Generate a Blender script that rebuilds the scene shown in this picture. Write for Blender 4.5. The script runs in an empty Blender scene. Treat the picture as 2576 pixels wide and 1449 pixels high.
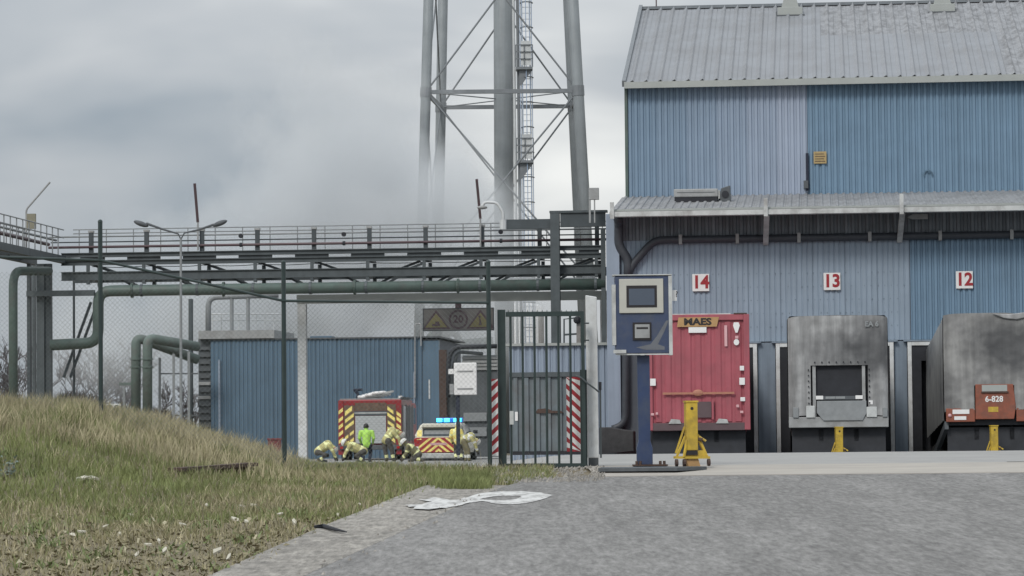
import bpy, bmesh, math, random
import numpy as np
from mathutils import Matrix, Vector, noise as mnoise

random.seed(7); np.random.seed(7)
scene = bpy.context.scene
COL = scene.collection
R = math.radians

# ------------------------------------------------------------------ camera
FPX, CX, CY = 7960.0, 1288.0, 724.5          # focal length and centre in a 2576 px wide frame
CAMZ = 1.8
PITCH = math.atan(350.5 / FPX)
ROLL = -0.0095
cam_d = bpy.data.cameras.new('camera'); cam = bpy.data.objects.new('camera', cam_d); COL.objects.link(cam)
cam_d.sensor_width = 36.0; cam_d.lens = 36.0 * FPX / 2576.0
cam_d.clip_start = 0.5; cam_d.clip_end = 6000
CAMM = Matrix.Rotation(R(90) + PITCH, 3, 'X') @ Matrix.Rotation(ROLL, 3, 'Z')
cam.matrix_world = Matrix.Translation((0, 0, CAMZ)) @ CAMM.to_4x4()
scene.camera = cam

# ------------------------------------------------------------------ sky, sun, exposure
SUN_EL, SUN_AZ = R(40), R(205)               # azimuth clockwise from +Y
world = bpy.data.worlds.new('World'); scene.world = world; world.use_nodes = True
wn = world.node_tree; wn.nodes.clear()
def wnode(t, **k):
    n = wn.nodes.new(t)
    for a, b in k.items(): setattr(n, a, b)
    return n
wo = wnode('ShaderNodeOutputWorld'); bg = wnode('ShaderNodeBackground')
sky = wnode('ShaderNodeTexSky', sky_type='NISHITA', sun_disc=False, sun_elevation=SUN_EL, sun_rotation=SUN_AZ)
sky.air_density = 1.0; sky.dust_density = 3.0
tc = wnode('ShaderNodeTexCoord')
mp = wnode('ShaderNodeMapping'); mp.inputs['Scale'].default_value = (1.0, 1.0, 2.2); mp.inputs['Location'].default_value = (7.1977, 4.3625, 1.3508)
wn.links.new(tc.outputs['Generated'], mp.inputs['Vector'])
n1 = wnode('ShaderNodeTexNoise'); n1.inputs['Scale'].default_value = 6.5; n1.inputs['Detail'].default_value = 4; n1.inputs['Roughness'].default_value = 0.45; n1.inputs['Distortion'].default_value = 0.35
n2 = wnode('ShaderNodeTexNoise'); n2.inputs['Scale'].default_value = 2.6; n2.inputs['Detail'].default_value = 2
wn.links.new(mp.outputs[0], n1.inputs['Vector']); wn.links.new(mp.outputs[0], n2.inputs['Vector'])
mixn = wnode('ShaderNodeMath', operation='MULTIPLY_ADD'); mixn.inputs[1].default_value = 0.55
wn.links.new(n1.outputs['Fac'], mixn.inputs[0])
m2 = wnode('ShaderNodeMath', operation='MULTIPLY'); m2.inputs[1].default_value = 0.45
wn.links.new(n2.outputs['Fac'], m2.inputs[0]); wn.links.new(m2.outputs[0], mixn.inputs[2])
ramp = wnode('ShaderNodeValToRGB')
ramp.color_ramp.elements[0].position = 0.405; ramp.color_ramp.elements[0].color = (0.29, 0.335, 0.38, 1)
ramp.color_ramp.elements[1].position = 0.615; ramp.color_ramp.elements[1].color = (0.80, 0.81, 0.795, 1)
e = ramp.color_ramp.elements.new(0.50); e.color = (0.46, 0.485, 0.51, 1)
wn.links.new(mixn.outputs[0], ramp.inputs[0])
# overcast sky: about twice as bright overhead as at the horizon
sep = wnode('ShaderNodeSeparateXYZ'); wn.links.new(tc.outputs['Generated'], sep.inputs[0])
zc = wnode('ShaderNodeMath', operation='MULTIPLY_ADD', use_clamp=False); zc.inputs[1].default_value = 1.5; zc.inputs[2].default_value = 0.97
zm = wnode('ShaderNodeMath', operation='MAXIMUM'); zm.inputs[1].default_value = 0.0
wn.links.new(sep.outputs['Z'], zm.inputs[0]); wn.links.new(zm.outputs[0], zc.inputs[0])
vm = wnode('ShaderNodeVectorMath', operation='SCALE'); wn.links.new(ramp.outputs[0], vm.inputs[0]); wn.links.new(zc.outputs[0], vm.inputs['Scale'])
skys = wnode('ShaderNodeVectorMath', operation='SCALE'); skys.inputs['Scale'].default_value = 0.08
wn.links.new(sky.outputs[0], skys.inputs[0])
mx = wnode('ShaderNodeMix', data_type='RGBA'); mx.inputs['Factor'].default_value = 0.93
wn.links.new(skys.outputs[0], mx.inputs['A']); wn.links.new(vm.outputs[0], mx.inputs['B'])
wn.links.new(mx.outputs['Result'], bg.inputs['Color']); bg.inputs['Strength'].default_value = 1.0
wn.links.new(bg.outputs[0], wo.inputs[0])
sun_d = bpy.data.lights.new('sun', 'SUN'); sun = bpy.data.objects.new('sun', sun_d); COL.objects.link(sun)
sun_d.energy = 1.5; sun_d.angle = R(14); sun_d.color = (1.0, 0.96, 0.9)
sdir = Vector((math.sin(SUN_AZ) * math.cos(SUN_EL), math.cos(SUN_AZ) * math.cos(SUN_EL), math.sin(SUN_EL)))
sun.rotation_euler = sdir.to_track_quat('Z', 'Y').to_euler(); sun.location = (0, 0, 60)
vs = scene.view_settings
vs.view_transform = 'Standard'; vs.look = 'None'; vs.exposure = 0.1; vs.gamma = 1.0; vs.use_curve_mapping = False
cy = scene.cycles
cy.use_denoising = True; cy.max_bounces = 6; cy.diffuse_bounces = 3; cy.glossy_bounces = 3; cy.transmission_bounces = 4
cy.transparent_max_bounces = 12; cy.volume_bounces = 3; cy.use_adaptive_sampling = True
cy.sample_clamp_indirect = 6.0

# ------------------------------------------------------------------ pixel -> place
CAMP = Vector((0, 0, CAMZ))
def ray(x, y): return CAMM @ Vector(((x - CX) / FPX, -(y - CY) / FPX, -1.0))
def P(x, y, D):
    d = ray(x, y); return CAMP + d * (D / d.y)
def px_of(p):
    q = CAMM.transposed() @ (Vector(p) - CAMP)
    return (CX + FPX * q.x / -q.z, CY - FPX * q.y / -q.z)
TH = R(5.5)
FR, FN = Vector((math.cos(TH), -math.sin(TH), 0)), Vector((math.sin(TH), math.cos(TH), 0))
FO = P(1760, 1075, 95); FO.z = 0
FM = Matrix(((FR.x, FN.x, 0, FO.x), (FR.y, FN.y, 0, FO.y), (0, 0, 1, 0), (0, 0, 0, 1)))
FMI = FM.inverted()
def F(x, y, v):
    """pixel -> (u, v, z) on the plane that lies v metres behind the dock wall"""
    d = ray(x, y); t = (v - (CAMP - FO).dot(FN)) / d.dot(FN)
    return FMI @ (CAMP + d * t)
def sstep(a, b, x):
    t = min(1, max(0, (x - a) / (b - a))); return t * t * (3 - 2 * t)
GY = [-60, 0, 46, 49.5, 75, 88, 112, 200, 6000]; GZ = [0.0, 0.0, 1.06, 1.165, 1.12, 1.0, 0.60, 0.40, 0.40]
GL = [0.0, 0.0, 1.06, 1.165, 0.93, 0.81, 0.59, 0.40, 0.40]      # left of the docks the yard falls away sooner
MX = [-60, -16, -10, -7.9, -6.5, -5.9, -5.3, -4.7, -4.0, -3.4]; MZ = [0.0, 0.3, 0.9, 0.95, 0.82, 0.63, 0.46, 0.31, 0.12, 0.0]
def G(x, y):
    t = sstep(-0.8, 1.6, x); z = float(np.interp(y, GY, GZ)) * t + float(np.interp(y, GY, GL)) * (1 - t)
    m = float(np.interp(x, MX, MZ)) / 0.87 if x < -3.4 else 0.0
    m = m * (1 + 0.16 * mnoise.noise(Vector((x * 1.3, y * 0.5, 3.0)))) if m else 0.0
    return z + 0.87 * m * sstep(35, 47.5, y) * (1 - sstep(57, 66, y))
def ground_at(x, y, lo=18.0, hi=160.0):
    """pixel -> first point of the ground along its ray"""
    d = ray(x, y); d = d / d.y; t = lo
    while t < hi:
        p = CAMP + d * t
        if p.z <= G(p.x, p.y): return p
        t += 0.05
    return CAMP + d * hi

# ------------------------------------------------------------------ materials
MATS = {}
def M(name, col, rough=0.65, var=0.18, scale=3.0, metal=0.0, streak=0.0, bump=0.0, bscale=40.0, dirt=None, dirt_amt=0.0, dirt_scale=1.2, spec=0.4, emit=0.0, stretch=(1, 1, 1)):
    if name in MATS: return MATS[name]
    m = bpy.data.materials.new(name); m.use_nodes = True; MATS[name] = m
    nt = m.node_tree; b = nt.nodes['Principled BSDF']
    N = nt.nodes.new; Lk = nt.links.new
    b.inputs['Roughness'].default_value = rough; b.inputs['Metallic'].default_value = metal
    b.inputs['Specular IOR Level'].default_value = spec
    geo = N('ShaderNodeNewGeometry'); mpn = N('ShaderNodeMapping'); mpn.inputs['Scale'].default_value = stretch
    Lk(geo.outputs['Position'], mpn.inputs[0])
    c = N('ShaderNodeRGB'); c.outputs[0].default_value = (*col, 1); out = c.outputs[0]
    if var > 0:
        nz = N('ShaderNodeTexNoise'); nz.inputs['Scale'].default_value = scale; nz.inputs['Detail'].default_value = 6; nz.inputs['Roughness'].default_value = 0.62
        Lk(mpn.outputs[0], nz.inputs['Vector'])
        mr = N('ShaderNodeMapRange'); mr.inputs['From Min'].default_value = 0.25; mr.inputs['From Max'].default_value = 0.75
        mr.inputs['To Min'].default_value = 1 - var; mr.inputs['To Max'].default_value = 1 + var
        Lk(nz.outputs['Fac'], mr.inputs[0])
        sc = N('ShaderNodeVectorMath'); sc.operation = 'SCALE'; Lk(out, sc.inputs[0]); Lk(mr.outputs[0], sc.inputs['Scale']); out = sc.outputs[0]
    if streak > 0:
        mp2 = N('ShaderNodeMapping'); mp2.inputs['Scale'].default_value = (7, 7, 0.35); Lk(geo.outputs['Position'], mp2.inputs[0])
        nz = N('ShaderNodeTexNoise'); nz.inputs['Scale'].default_value = 1.0; nz.inputs['Detail'].default_value = 5; Lk(mp2.outputs[0], nz.inputs['Vector'])
        mr = N('ShaderNodeMapRange'); mr.inputs['From Min'].default_value = 0.35; mr.inputs['From Max'].default_value = 0.7
        mr.inputs['To Min'].default_value = 1.0; mr.inputs['To Max'].default_value = 1 - streak; Lk(nz.outputs['Fac'], mr.inputs[0])
        sc = N('ShaderNodeVectorMath'); sc.operation = 'SCALE'; Lk(out, sc.inputs[0]); Lk(mr.outputs[0], sc.inputs['Scale']); out = sc.outputs[0]
    if dirt is not None:
        nz = N('ShaderNodeTexNoise'); nz.inputs['Scale'].default_value = dirt_scale; nz.inputs['Detail'].default_value = 8; nz.inputs['Roughness'].default_value = 0.68
        Lk(mpn.outputs[0], nz.inputs['Vector'])
        mr = N('ShaderNodeMapRange'); mr.inputs['From Min'].default_value = 0.44; mr.inputs['From Max'].default_value = 0.66
        mr.inputs['To Min'].default_value = 0.0; mr.inputs['To Max'].default_value = dirt_amt; Lk(nz.outputs['Fac'], mr.inputs[0])
        mxx = N('ShaderNodeMix'); mxx.data_type = 'RGBA'; Lk(mr.outputs[0], mxx.inputs['Factor']); Lk(out, mxx.inputs['A']); mxx.inputs['B'].default_value = (*dirt, 1)
        out = mxx.outputs['Result']
    Lk(out, b.inputs['Base Color'])
    if bump > 0:
        nz = N('ShaderNodeTexNoise'); nz.inputs['Scale'].default_value = bscale; nz.inputs['Detail'].default_value = 5; Lk(geo.outputs['Position'], nz.inputs['Vector'])
        bp = N('ShaderNodeBump'); bp.inputs['Strength'].default_value = bump; bp.inputs['Distance'].default_value = 0.02
        Lk(nz.outputs['Fac'], bp.inputs['Height']); Lk(bp.outputs[0], b.inputs['Normal'])
    if emit > 0:
        b.inputs['Emission Color'].default_value = (*col, 1); b.inputs['Emission Strength'].default_value = emit
    return m

m_blue = M('blue_cladding', (0.158, 0.248, 0.345), 0.5, 0.10, 1.2, streak=0.10)
m_bleach = M('bleached_cladding', (0.285, 0.345, 0.445), 0.5, 0.10, 0.9, streak=0.10)
m_lav = M('lavender_cladding', (0.258, 0.322, 0.398), 0.6, 0.10, 1.0, streak=0.12)
m_shed = M('pale_blue_cladding', (0.27, 0.325, 0.405), 0.55, 0.1, 1.0, streak=0.1)
m_pier = M('slate_pier', (0.205, 0.255, 0.315), 0.6, 0.15, 1.5, streak=0.25)
m_bluebox = M('dark_blue_cladding', (0.098, 0.162, 0.228), 0.5, 0.12, 1.0, streak=0.16)
m_roof = M('roof_sheet', (0.225, 0.237, 0.257), 0.45, 0.08, 2.0, metal=0.0, dirt=(0.16, 0.16, 0.165), dirt_amt=0.55, dirt_scale=0.55)
m_roof2 = M('roof_sheet_weathered', (0.245, 0.252, 0.266), 0.5, 0.22, 6.0, dirt=(0.10, 0.10, 0.105), dirt_amt=0.85, dirt_scale=2.6, stretch=(1.6, 0.7, 0.7))
m_canopy = M('canopy_sheet', (0.26, 0.265, 0.275), 0.55, 0.15, 3.0, dirt=(0.12, 0.12, 0.12), dirt_amt=0.6)
m_white = M('white_paint', (0.62, 0.64, 0.65), 0.5, 0.08, 3.0, dirt=(0.25, 0.23, 0.2), dirt_amt=0.35, dirt_scale=2.5)
m_gutter = M('gutter_metal', (0.50, 0.52, 0.52), 0.45, 0.10, 3.0, dirt=(0.13, 0.12, 0.11), dirt_amt=0.6, dirt_scale=1.6)
m_gutgrey = M('fascia_grey', (0.33, 0.35, 0.34), 0.5, 0.08, 2.0)
m_core = M('wall_core', (0.09, 0.10, 0.12), 0.8, 0.1)
m_black = M('black_rubber', (0.022, 0.024, 0.03), 0.75, 0.25, 4.0)
m_pipeblk = M('black_downpipe', (0.05, 0.056, 0.068), 0.5, 0.2, 6.0)
m_steel = M('rack_steel', (0.075, 0.09, 0.098), 0.55, 0.22, 3.0, streak=0.15)
m_steeld = M('rack_steel_dark', (0.055, 0.067, 0.075), 0.55, 0.22, 3.0)
m_railg = M('galvanised_rail', (0.23, 0.245, 0.255), 0.5, 0.15, 6.0)
m_gpipe = M('green_pipe', (0.082, 0.118, 0.105), 0.5, 0.22, 3.5, dirt=(0.09, 0.09, 0.085), dirt_amt=0.5, dirt_scale=3)
m_gpipel = M('pale_green_pipe', (0.115, 0.155, 0.14), 0.55, 0.22, 3.0, dirt=(0.11, 0.105, 0.10), dirt_amt=0.6, dirt_scale=2.5)
m_redpipe = M('maroon_pipe', (0.10, 0.068, 0.075), 0.5, 0.15)
m_tower = M('tower_paint', (0.245, 0.27, 0.287), 0.55, 0.12, 1.2, streak=0.14)
m_towerd = M('tower_strut', (0.17, 0.185, 0.20), 0.55, 0.12)
m_pale = M('pale_steel', (0.52, 0.54, 0.55), 0.5, 0.1, 2.0)
m_palebl = M('pale_blue_cage', (0.33, 0.42, 0.56), 0.5, 0.1, 2.0)
m_fence = M('fence_green', (0.026, 0.042, 0.042), 0.45, 0.2, 6.0)
m_wire = M('galvanised_wire', (0.10, 0.12, 0.12), 0.5, 0.1)
m_red = M('sign_red', (0.30, 0.022, 0.03), 0.5, 0.1)
m_redpaint = M('red_reflector', (0.33, 0.03, 0.04), 0.5, 0.18, 8)
m_concrete = M('concrete', (0.30, 0.298, 0.29), 0.85, 0.14, 1.3, bump=0.2, dirt=(0.22, 0.215, 0.21), dirt_amt=0.5, dirt_scale=0.35)
m_conbeige = M('beige_concrete', (0.37, 0.345, 0.31), 0.85, 0.14, 2.0, bump=0.2, dirt=(0.25, 0.235, 0.22), dirt_amt=0.5, dirt_scale=0.6, stretch=(0.5, 2, 1))
m_kerb = M('kerb_concrete', (0.285, 0.268, 0.243), 0.9, 0.22, 9.0, bump=0.4, bscale=60, dirt=(0.13, 0.125, 0.115), dirt_amt=0.5, dirt_scale=2.2)
m_yellow = M('yellow_paint', (0.52, 0.36, 0.045), 0.5, 0.16, 9.0, dirt=(0.17, 0.12, 0.05), dirt_amt=0.5, dirt_scale=5)
m_navy = M('navy_enamel', (0.045, 0.065, 0.125), 0.4, 0.12, 4.0, dirt=(0.10, 0.105, 0.115), dirt_amt=0.45, dirt_scale=3)
m_navypost = M('navy_post', (0.03, 0.05, 0.115), 0.4, 0.15, 5.0, dirt=(0.08, 0.09, 0.10), dirt_amt=0.35, dirt_scale=4)
m_cream = M('cream_frame', (0.44, 0.44, 0.40), 0.5, 0.06)
m_screen = M('screen_glass', (0.055, 0.075, 0.11), 0.12, 0.05, spec=0.7)
m_greymetal = M('grey_metal', (0.30, 0.31, 0.315), 0.5, 0.14, 4.0, dirt=(0.14, 0.13, 0.12), dirt_amt=0.4, dirt_scale=3)
m_dgrey = M('dark_grey_metal', (0.09, 0.10, 0.11), 0.6, 0.22, 3.0, streak=0.2)
m_contain = M('grey_green_container', (0.15, 0.185, 0.205), 0.55, 0.2, 1.6, streak=0.25, dirt=(0.09, 0.07, 0.055), dirt_amt=0.4, dirt_scale=1.5)
m_rust = M('rusty_steel', (0.075, 0.05, 0.042), 0.85, 0.3, 9.0)
m_trred = M('trailer_red', (0.365, 0.09, 0.115), 0.5, 0.12, 2.0, streak=0.16, dirt=(0.17, 0.075, 0.08), dirt_amt=0.35, dirt_scale=1.2)
m_trdark = M('chassis_black', (0.028, 0.031, 0.038), 0.6, 0.3, 4.0)
m_tarp = M('grey_tarpaulin', (0.36, 0.365, 0.37), 0.6, 0.2, 1.2, bump=0.5, bscale=5, streak=0.45, dirt=(0.10, 0.10, 0.10), dirt_amt=0.5, dirt_scale=1.6, stretch=(1, 1, 0.55))
m_tarp2 = M('sooty_tarpaulin', (0.29, 0.29, 0.285), 0.55, 0.2, 1.0, bump=0.5, bscale=5, streak=0.35, dirt=(0.10, 0.10, 0.105), dirt_amt=0.5, dirt_scale=1.4, stretch=(1, 1, 0.7))
m_orange = M('orange_chassis', (0.24, 0.075, 0.045), 0.6, 0.25, 5.0, dirt=(0.12, 0.07, 0.055), dirt_amt=0.6, dirt_scale=4)
m_tan = M('tan_plate', (0.40, 0.245, 0.11), 0.6, 0.15, 8)
m_tanbar = M('tan_bar', (0.38, 0.17, 0.115), 0.6, 0.15, 8)
m_plate = M('white_plate', (0.72, 0.72, 0.72), 0.45, 0.05)
m_pinkw = M('faded_white_marking', (0.60, 0.36, 0.38), 0.5, 0.1)
m_ink = M('black_ink', (0.02, 0.018, 0.02), 0.6, 0.05)
m_signgrey = M('faded_sign_face', (0.21, 0.20, 0.195), 0.6, 0.12, 5)
m_signyel = M('faded_yellow', (0.26, 0.235, 0.12), 0.6, 0.1)
m_signmar = M('faded_maroon', (0.12, 0.085, 0.10), 0.6, 0.1)
m_fired = M('engine_red', (0.27, 0.022, 0.028), 0.35, 0.1, 3, dirt=(0.12, 0.07, 0.06), dirt_amt=0.4, dirt_scale=2)
m_hiyel = M('reflective_yellow', (0.85, 0.72, 0.22), 0.5, 0.1, 6)
m_hivis = M('hivis_green', (0.42, 0.72, 0.13), 0.6, 0.12, 8)
m_jacket = M('khaki_jacket', (0.47, 0.44, 0.20), 0.75, 0.2, 10)
m_band = M('pale_reflective_band', (0.80, 0.82, 0.42), 0.5, 0.1, 6)
m_trous = M('dark_trousers', (0.075, 0.07, 0.062), 0.8, 0.25, 8)
m_navycl = M('navy_clothes', (0.022, 0.027, 0.045), 0.8, 0.2, 8)
m_skin = M('skin', (0.38, 0.22, 0.16), 0.55, 0.08, 8)
m_hair = M('dark_hair', (0.03, 0.028, 0.025), 0.6, 0.2, 30)
m_helmet = M('white_helmet', (0.72, 0.73, 0.70), 0.35, 0.05)
m_glove = M('glove', (0.05, 0.045, 0.04), 0.8, 0.1)
m_glass = M('dark_window', (0.055, 0.065, 0.075), 0.12, 0.1, spec=0.6)
m_shutter = M('aluminium_shutter', (0.46, 0.48, 0.49), 0.45, 0.06, 4)
m_bluelit = M('blue_beacon', (0.06, 0.80, 1.0), 0.3, 0.0, emit=3.2)
m_blued = M('blue_beacon_base', (0.01, 0.12, 0.50), 0.3, 0.0, emit=0.6)
m_tyre = M('tyre', (0.02, 0.02, 0.021), 0.85, 0.2, 20)
m_taill = M('tail_light', (0.35, 0.02, 0.02), 0.3, 0.05)
m_paint = M('worn_road_paint', (0.56, 0.56, 0.55), 0.75, 0.08, 12, dirt=(0.20, 0.195, 0.19), dirt_amt=0.9, dirt_scale=4, stretch=(2, 0.5, 1))
m_litter = M('white_litter', (0.46, 0.44, 0.37), 0.7, 0.1, 20)
m_bark = M('bark', (0.07, 0.062, 0.062), 0.9, 0.25, 5)
m_twig = M('twig', (0.075, 0.066, 0.07), 0.9, 0.25, 2)
m_shrub = M('dead_shrub', (0.07, 0.062, 0.06), 0.9, 0.3, 2)
m_grassg = M('green_grass', (0.18, 0.205, 0.08), 0.8, 0.4, 0.9)
m_grassd = M('dry_grass', (0.385, 0.345, 0.225), 0.85, 0.35, 1.1)
m_grasso = M('olive_grass', (0.215, 0.198, 0.108), 0.85, 0.4, 1.0)
m_stalk = M('dead_stalk', (0.26,0.23,0.165), 0.85, 0.35, 2)
m_debris = M('leaf_debris', (0.20, 0.178, 0.112), 0.9, 0.45, 14)
m_bush = M('silver_leaf', (0.17, 0.22, 0.19), 0.7, 0.3, 8)

def soot(m, spots):
    nt = m.node_tree; b = nt.nodes['Principled BSDF']; N = nt.nodes.new; Lk = nt.links.new
    src = b.inputs['Base Color'].links[0].from_socket; geo = N('ShaderNodeNewGeometry')
    nz = N('ShaderNodeTexNoise'); nz.inputs['Scale'].default_value = 2.2; nz.inputs['Detail'].default_value = 6; Lk(geo.outputs['Position'], nz.inputs['Vector'])
    for (cx, cz, rx, rz, amt) in spots:          # soot blown over part of the cover
        mp_ = N('ShaderNodeMapping'); mp_.inputs['Scale'].default_value = (1 / rx, 0.0, 1 / rz); mp_.inputs['Location'].default_value = (-cx / rx, 0, -cz / rz); Lk(geo.outputs['Position'], mp_.inputs[0])
        ln = N('ShaderNodeVectorMath'); ln.operation = 'LENGTH'; Lk(mp_.outputs[0], ln.inputs[0])
        ad = N('ShaderNodeMath'); ad.operation = 'MULTIPLY_ADD'; Lk(nz.outputs['Fac'], ad.inputs[0]); ad.inputs[1].default_value = -1.1; Lk(ln.outputs['Value'], ad.inputs[2])
        mr = N('ShaderNodeMapRange'); mr.inputs['From Min'].default_value = 0.0; mr.inputs['From Max'].default_value = 0.75; mr.inputs['To Min'].default_value = amt; mr.inputs['To Max'].default_value = 0.0; Lk(ad.outputs[0], mr.inputs[0])
        mx_ = N('ShaderNodeMix'); mx_.data_type = 'RGBA'; Lk(mr.outputs[0], mx_.inputs['Factor']); Lk(src, mx_.inputs['A']); mx_.inputs['B'].default_value = (0.035, 0.037, 0.042, 1); src = mx_.outputs['Result']
    Lk(src, b.inputs['Base Color'])
p_ = lambda x, y: P(x, y, 81.0)
soot(m_tarp, [(p_(2190, 860).x, p_(2190, 870).z, 0.7, 0.9, 0.72), (p_(2100, 880).x, p_(2100, 880).z, 0.9, 0.4, 0.45)])
soot(m_tarp2, [(p_(2530, 860).x, p_(2530, 865).z, 0.95, 0.75, 0.78), (p_(2360, 980).x, p_(2360, 1000).z, 0.5, 0.8, 0.4)])
# asphalt and soil get their own graphs
M('asphalt', (0.195, 0.191, 0.186), 0.9, 0.10, 0.35)
def m_asphalt(m):
    nt = m.node_tree; b = nt.nodes['Principled BSDF']; N = nt.nodes.new; Lk = nt.links.new
    src = b.inputs['Base Color'].links[0].from_socket
    geo = N('ShaderNodeNewGeometry')
    for sc, amt, lo, hi in (((17, 2.6, 5), 0.40, 0.28, 0.72), ((8, 1.1, 1), 0.15, 0.3, 0.7), ((2.2, 0.25, 1), 0.15, 0.3, 0.7), ((0.5, 0.06, 1), 0.14, 0.3, 0.7)):
        mpa = N('ShaderNodeMapping'); mpa.inputs['Scale'].default_value = sc; Lk(geo.outputs['Position'], mpa.inputs[0])
        nz = N('ShaderNodeTexNoise'); nz.inputs['Scale'].default_value = 1.0; nz.inputs['Detail'].default_value = 4; nz.inputs['Roughness'].default_value = 0.7
        Lk(mpa.outputs[0], nz.inputs['Vector'])
        mr = N('ShaderNodeMapRange'); mr.inputs['From Min'].default_value = lo; mr.inputs['From Max'].default_value = hi
        mr.inputs['To Min'].default_value = 1 - amt; mr.inputs['To Max'].default_value = 1 + amt; Lk(nz.outputs['Fac'], mr.inputs[0])
        s = N('ShaderNodeVectorMath'); s.operation = 'SCALE'; Lk(src, s.inputs[0]); Lk(mr.outputs[0], s.inputs['Scale']); src = s.outputs[0]
    Lk(src, b.inputs['Base Color'])
    nz = N('ShaderNodeTexNoise'); nz.inputs['Scale'].default_value = 45; nz.inputs['Detail'].default_value = 4; Lk(geo.outputs['Position'], nz.inputs['Vector'])
    bp = N('ShaderNodeBump'); bp.inputs['Strength'].default_value = 0.7; bp.inputs['Distance'].default_value = 0.03; Lk(nz.outputs['Fac'], bp.inputs['Height']); Lk(bp.outputs[0], b.inputs['Normal'])
    return m
m_asph = m_asphalt(M('asphalt', (0, 0, 0))); m_asphalt(m_kerb)
m_soil = M('soil', (0.175, 0.148, 0.10), 0.95, 0.4, 5.0, bump=0.6, bscale=14, dirt=(0.17, 0.15, 0.10), dirt_amt=0.7, dirt_scale=9)

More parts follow.
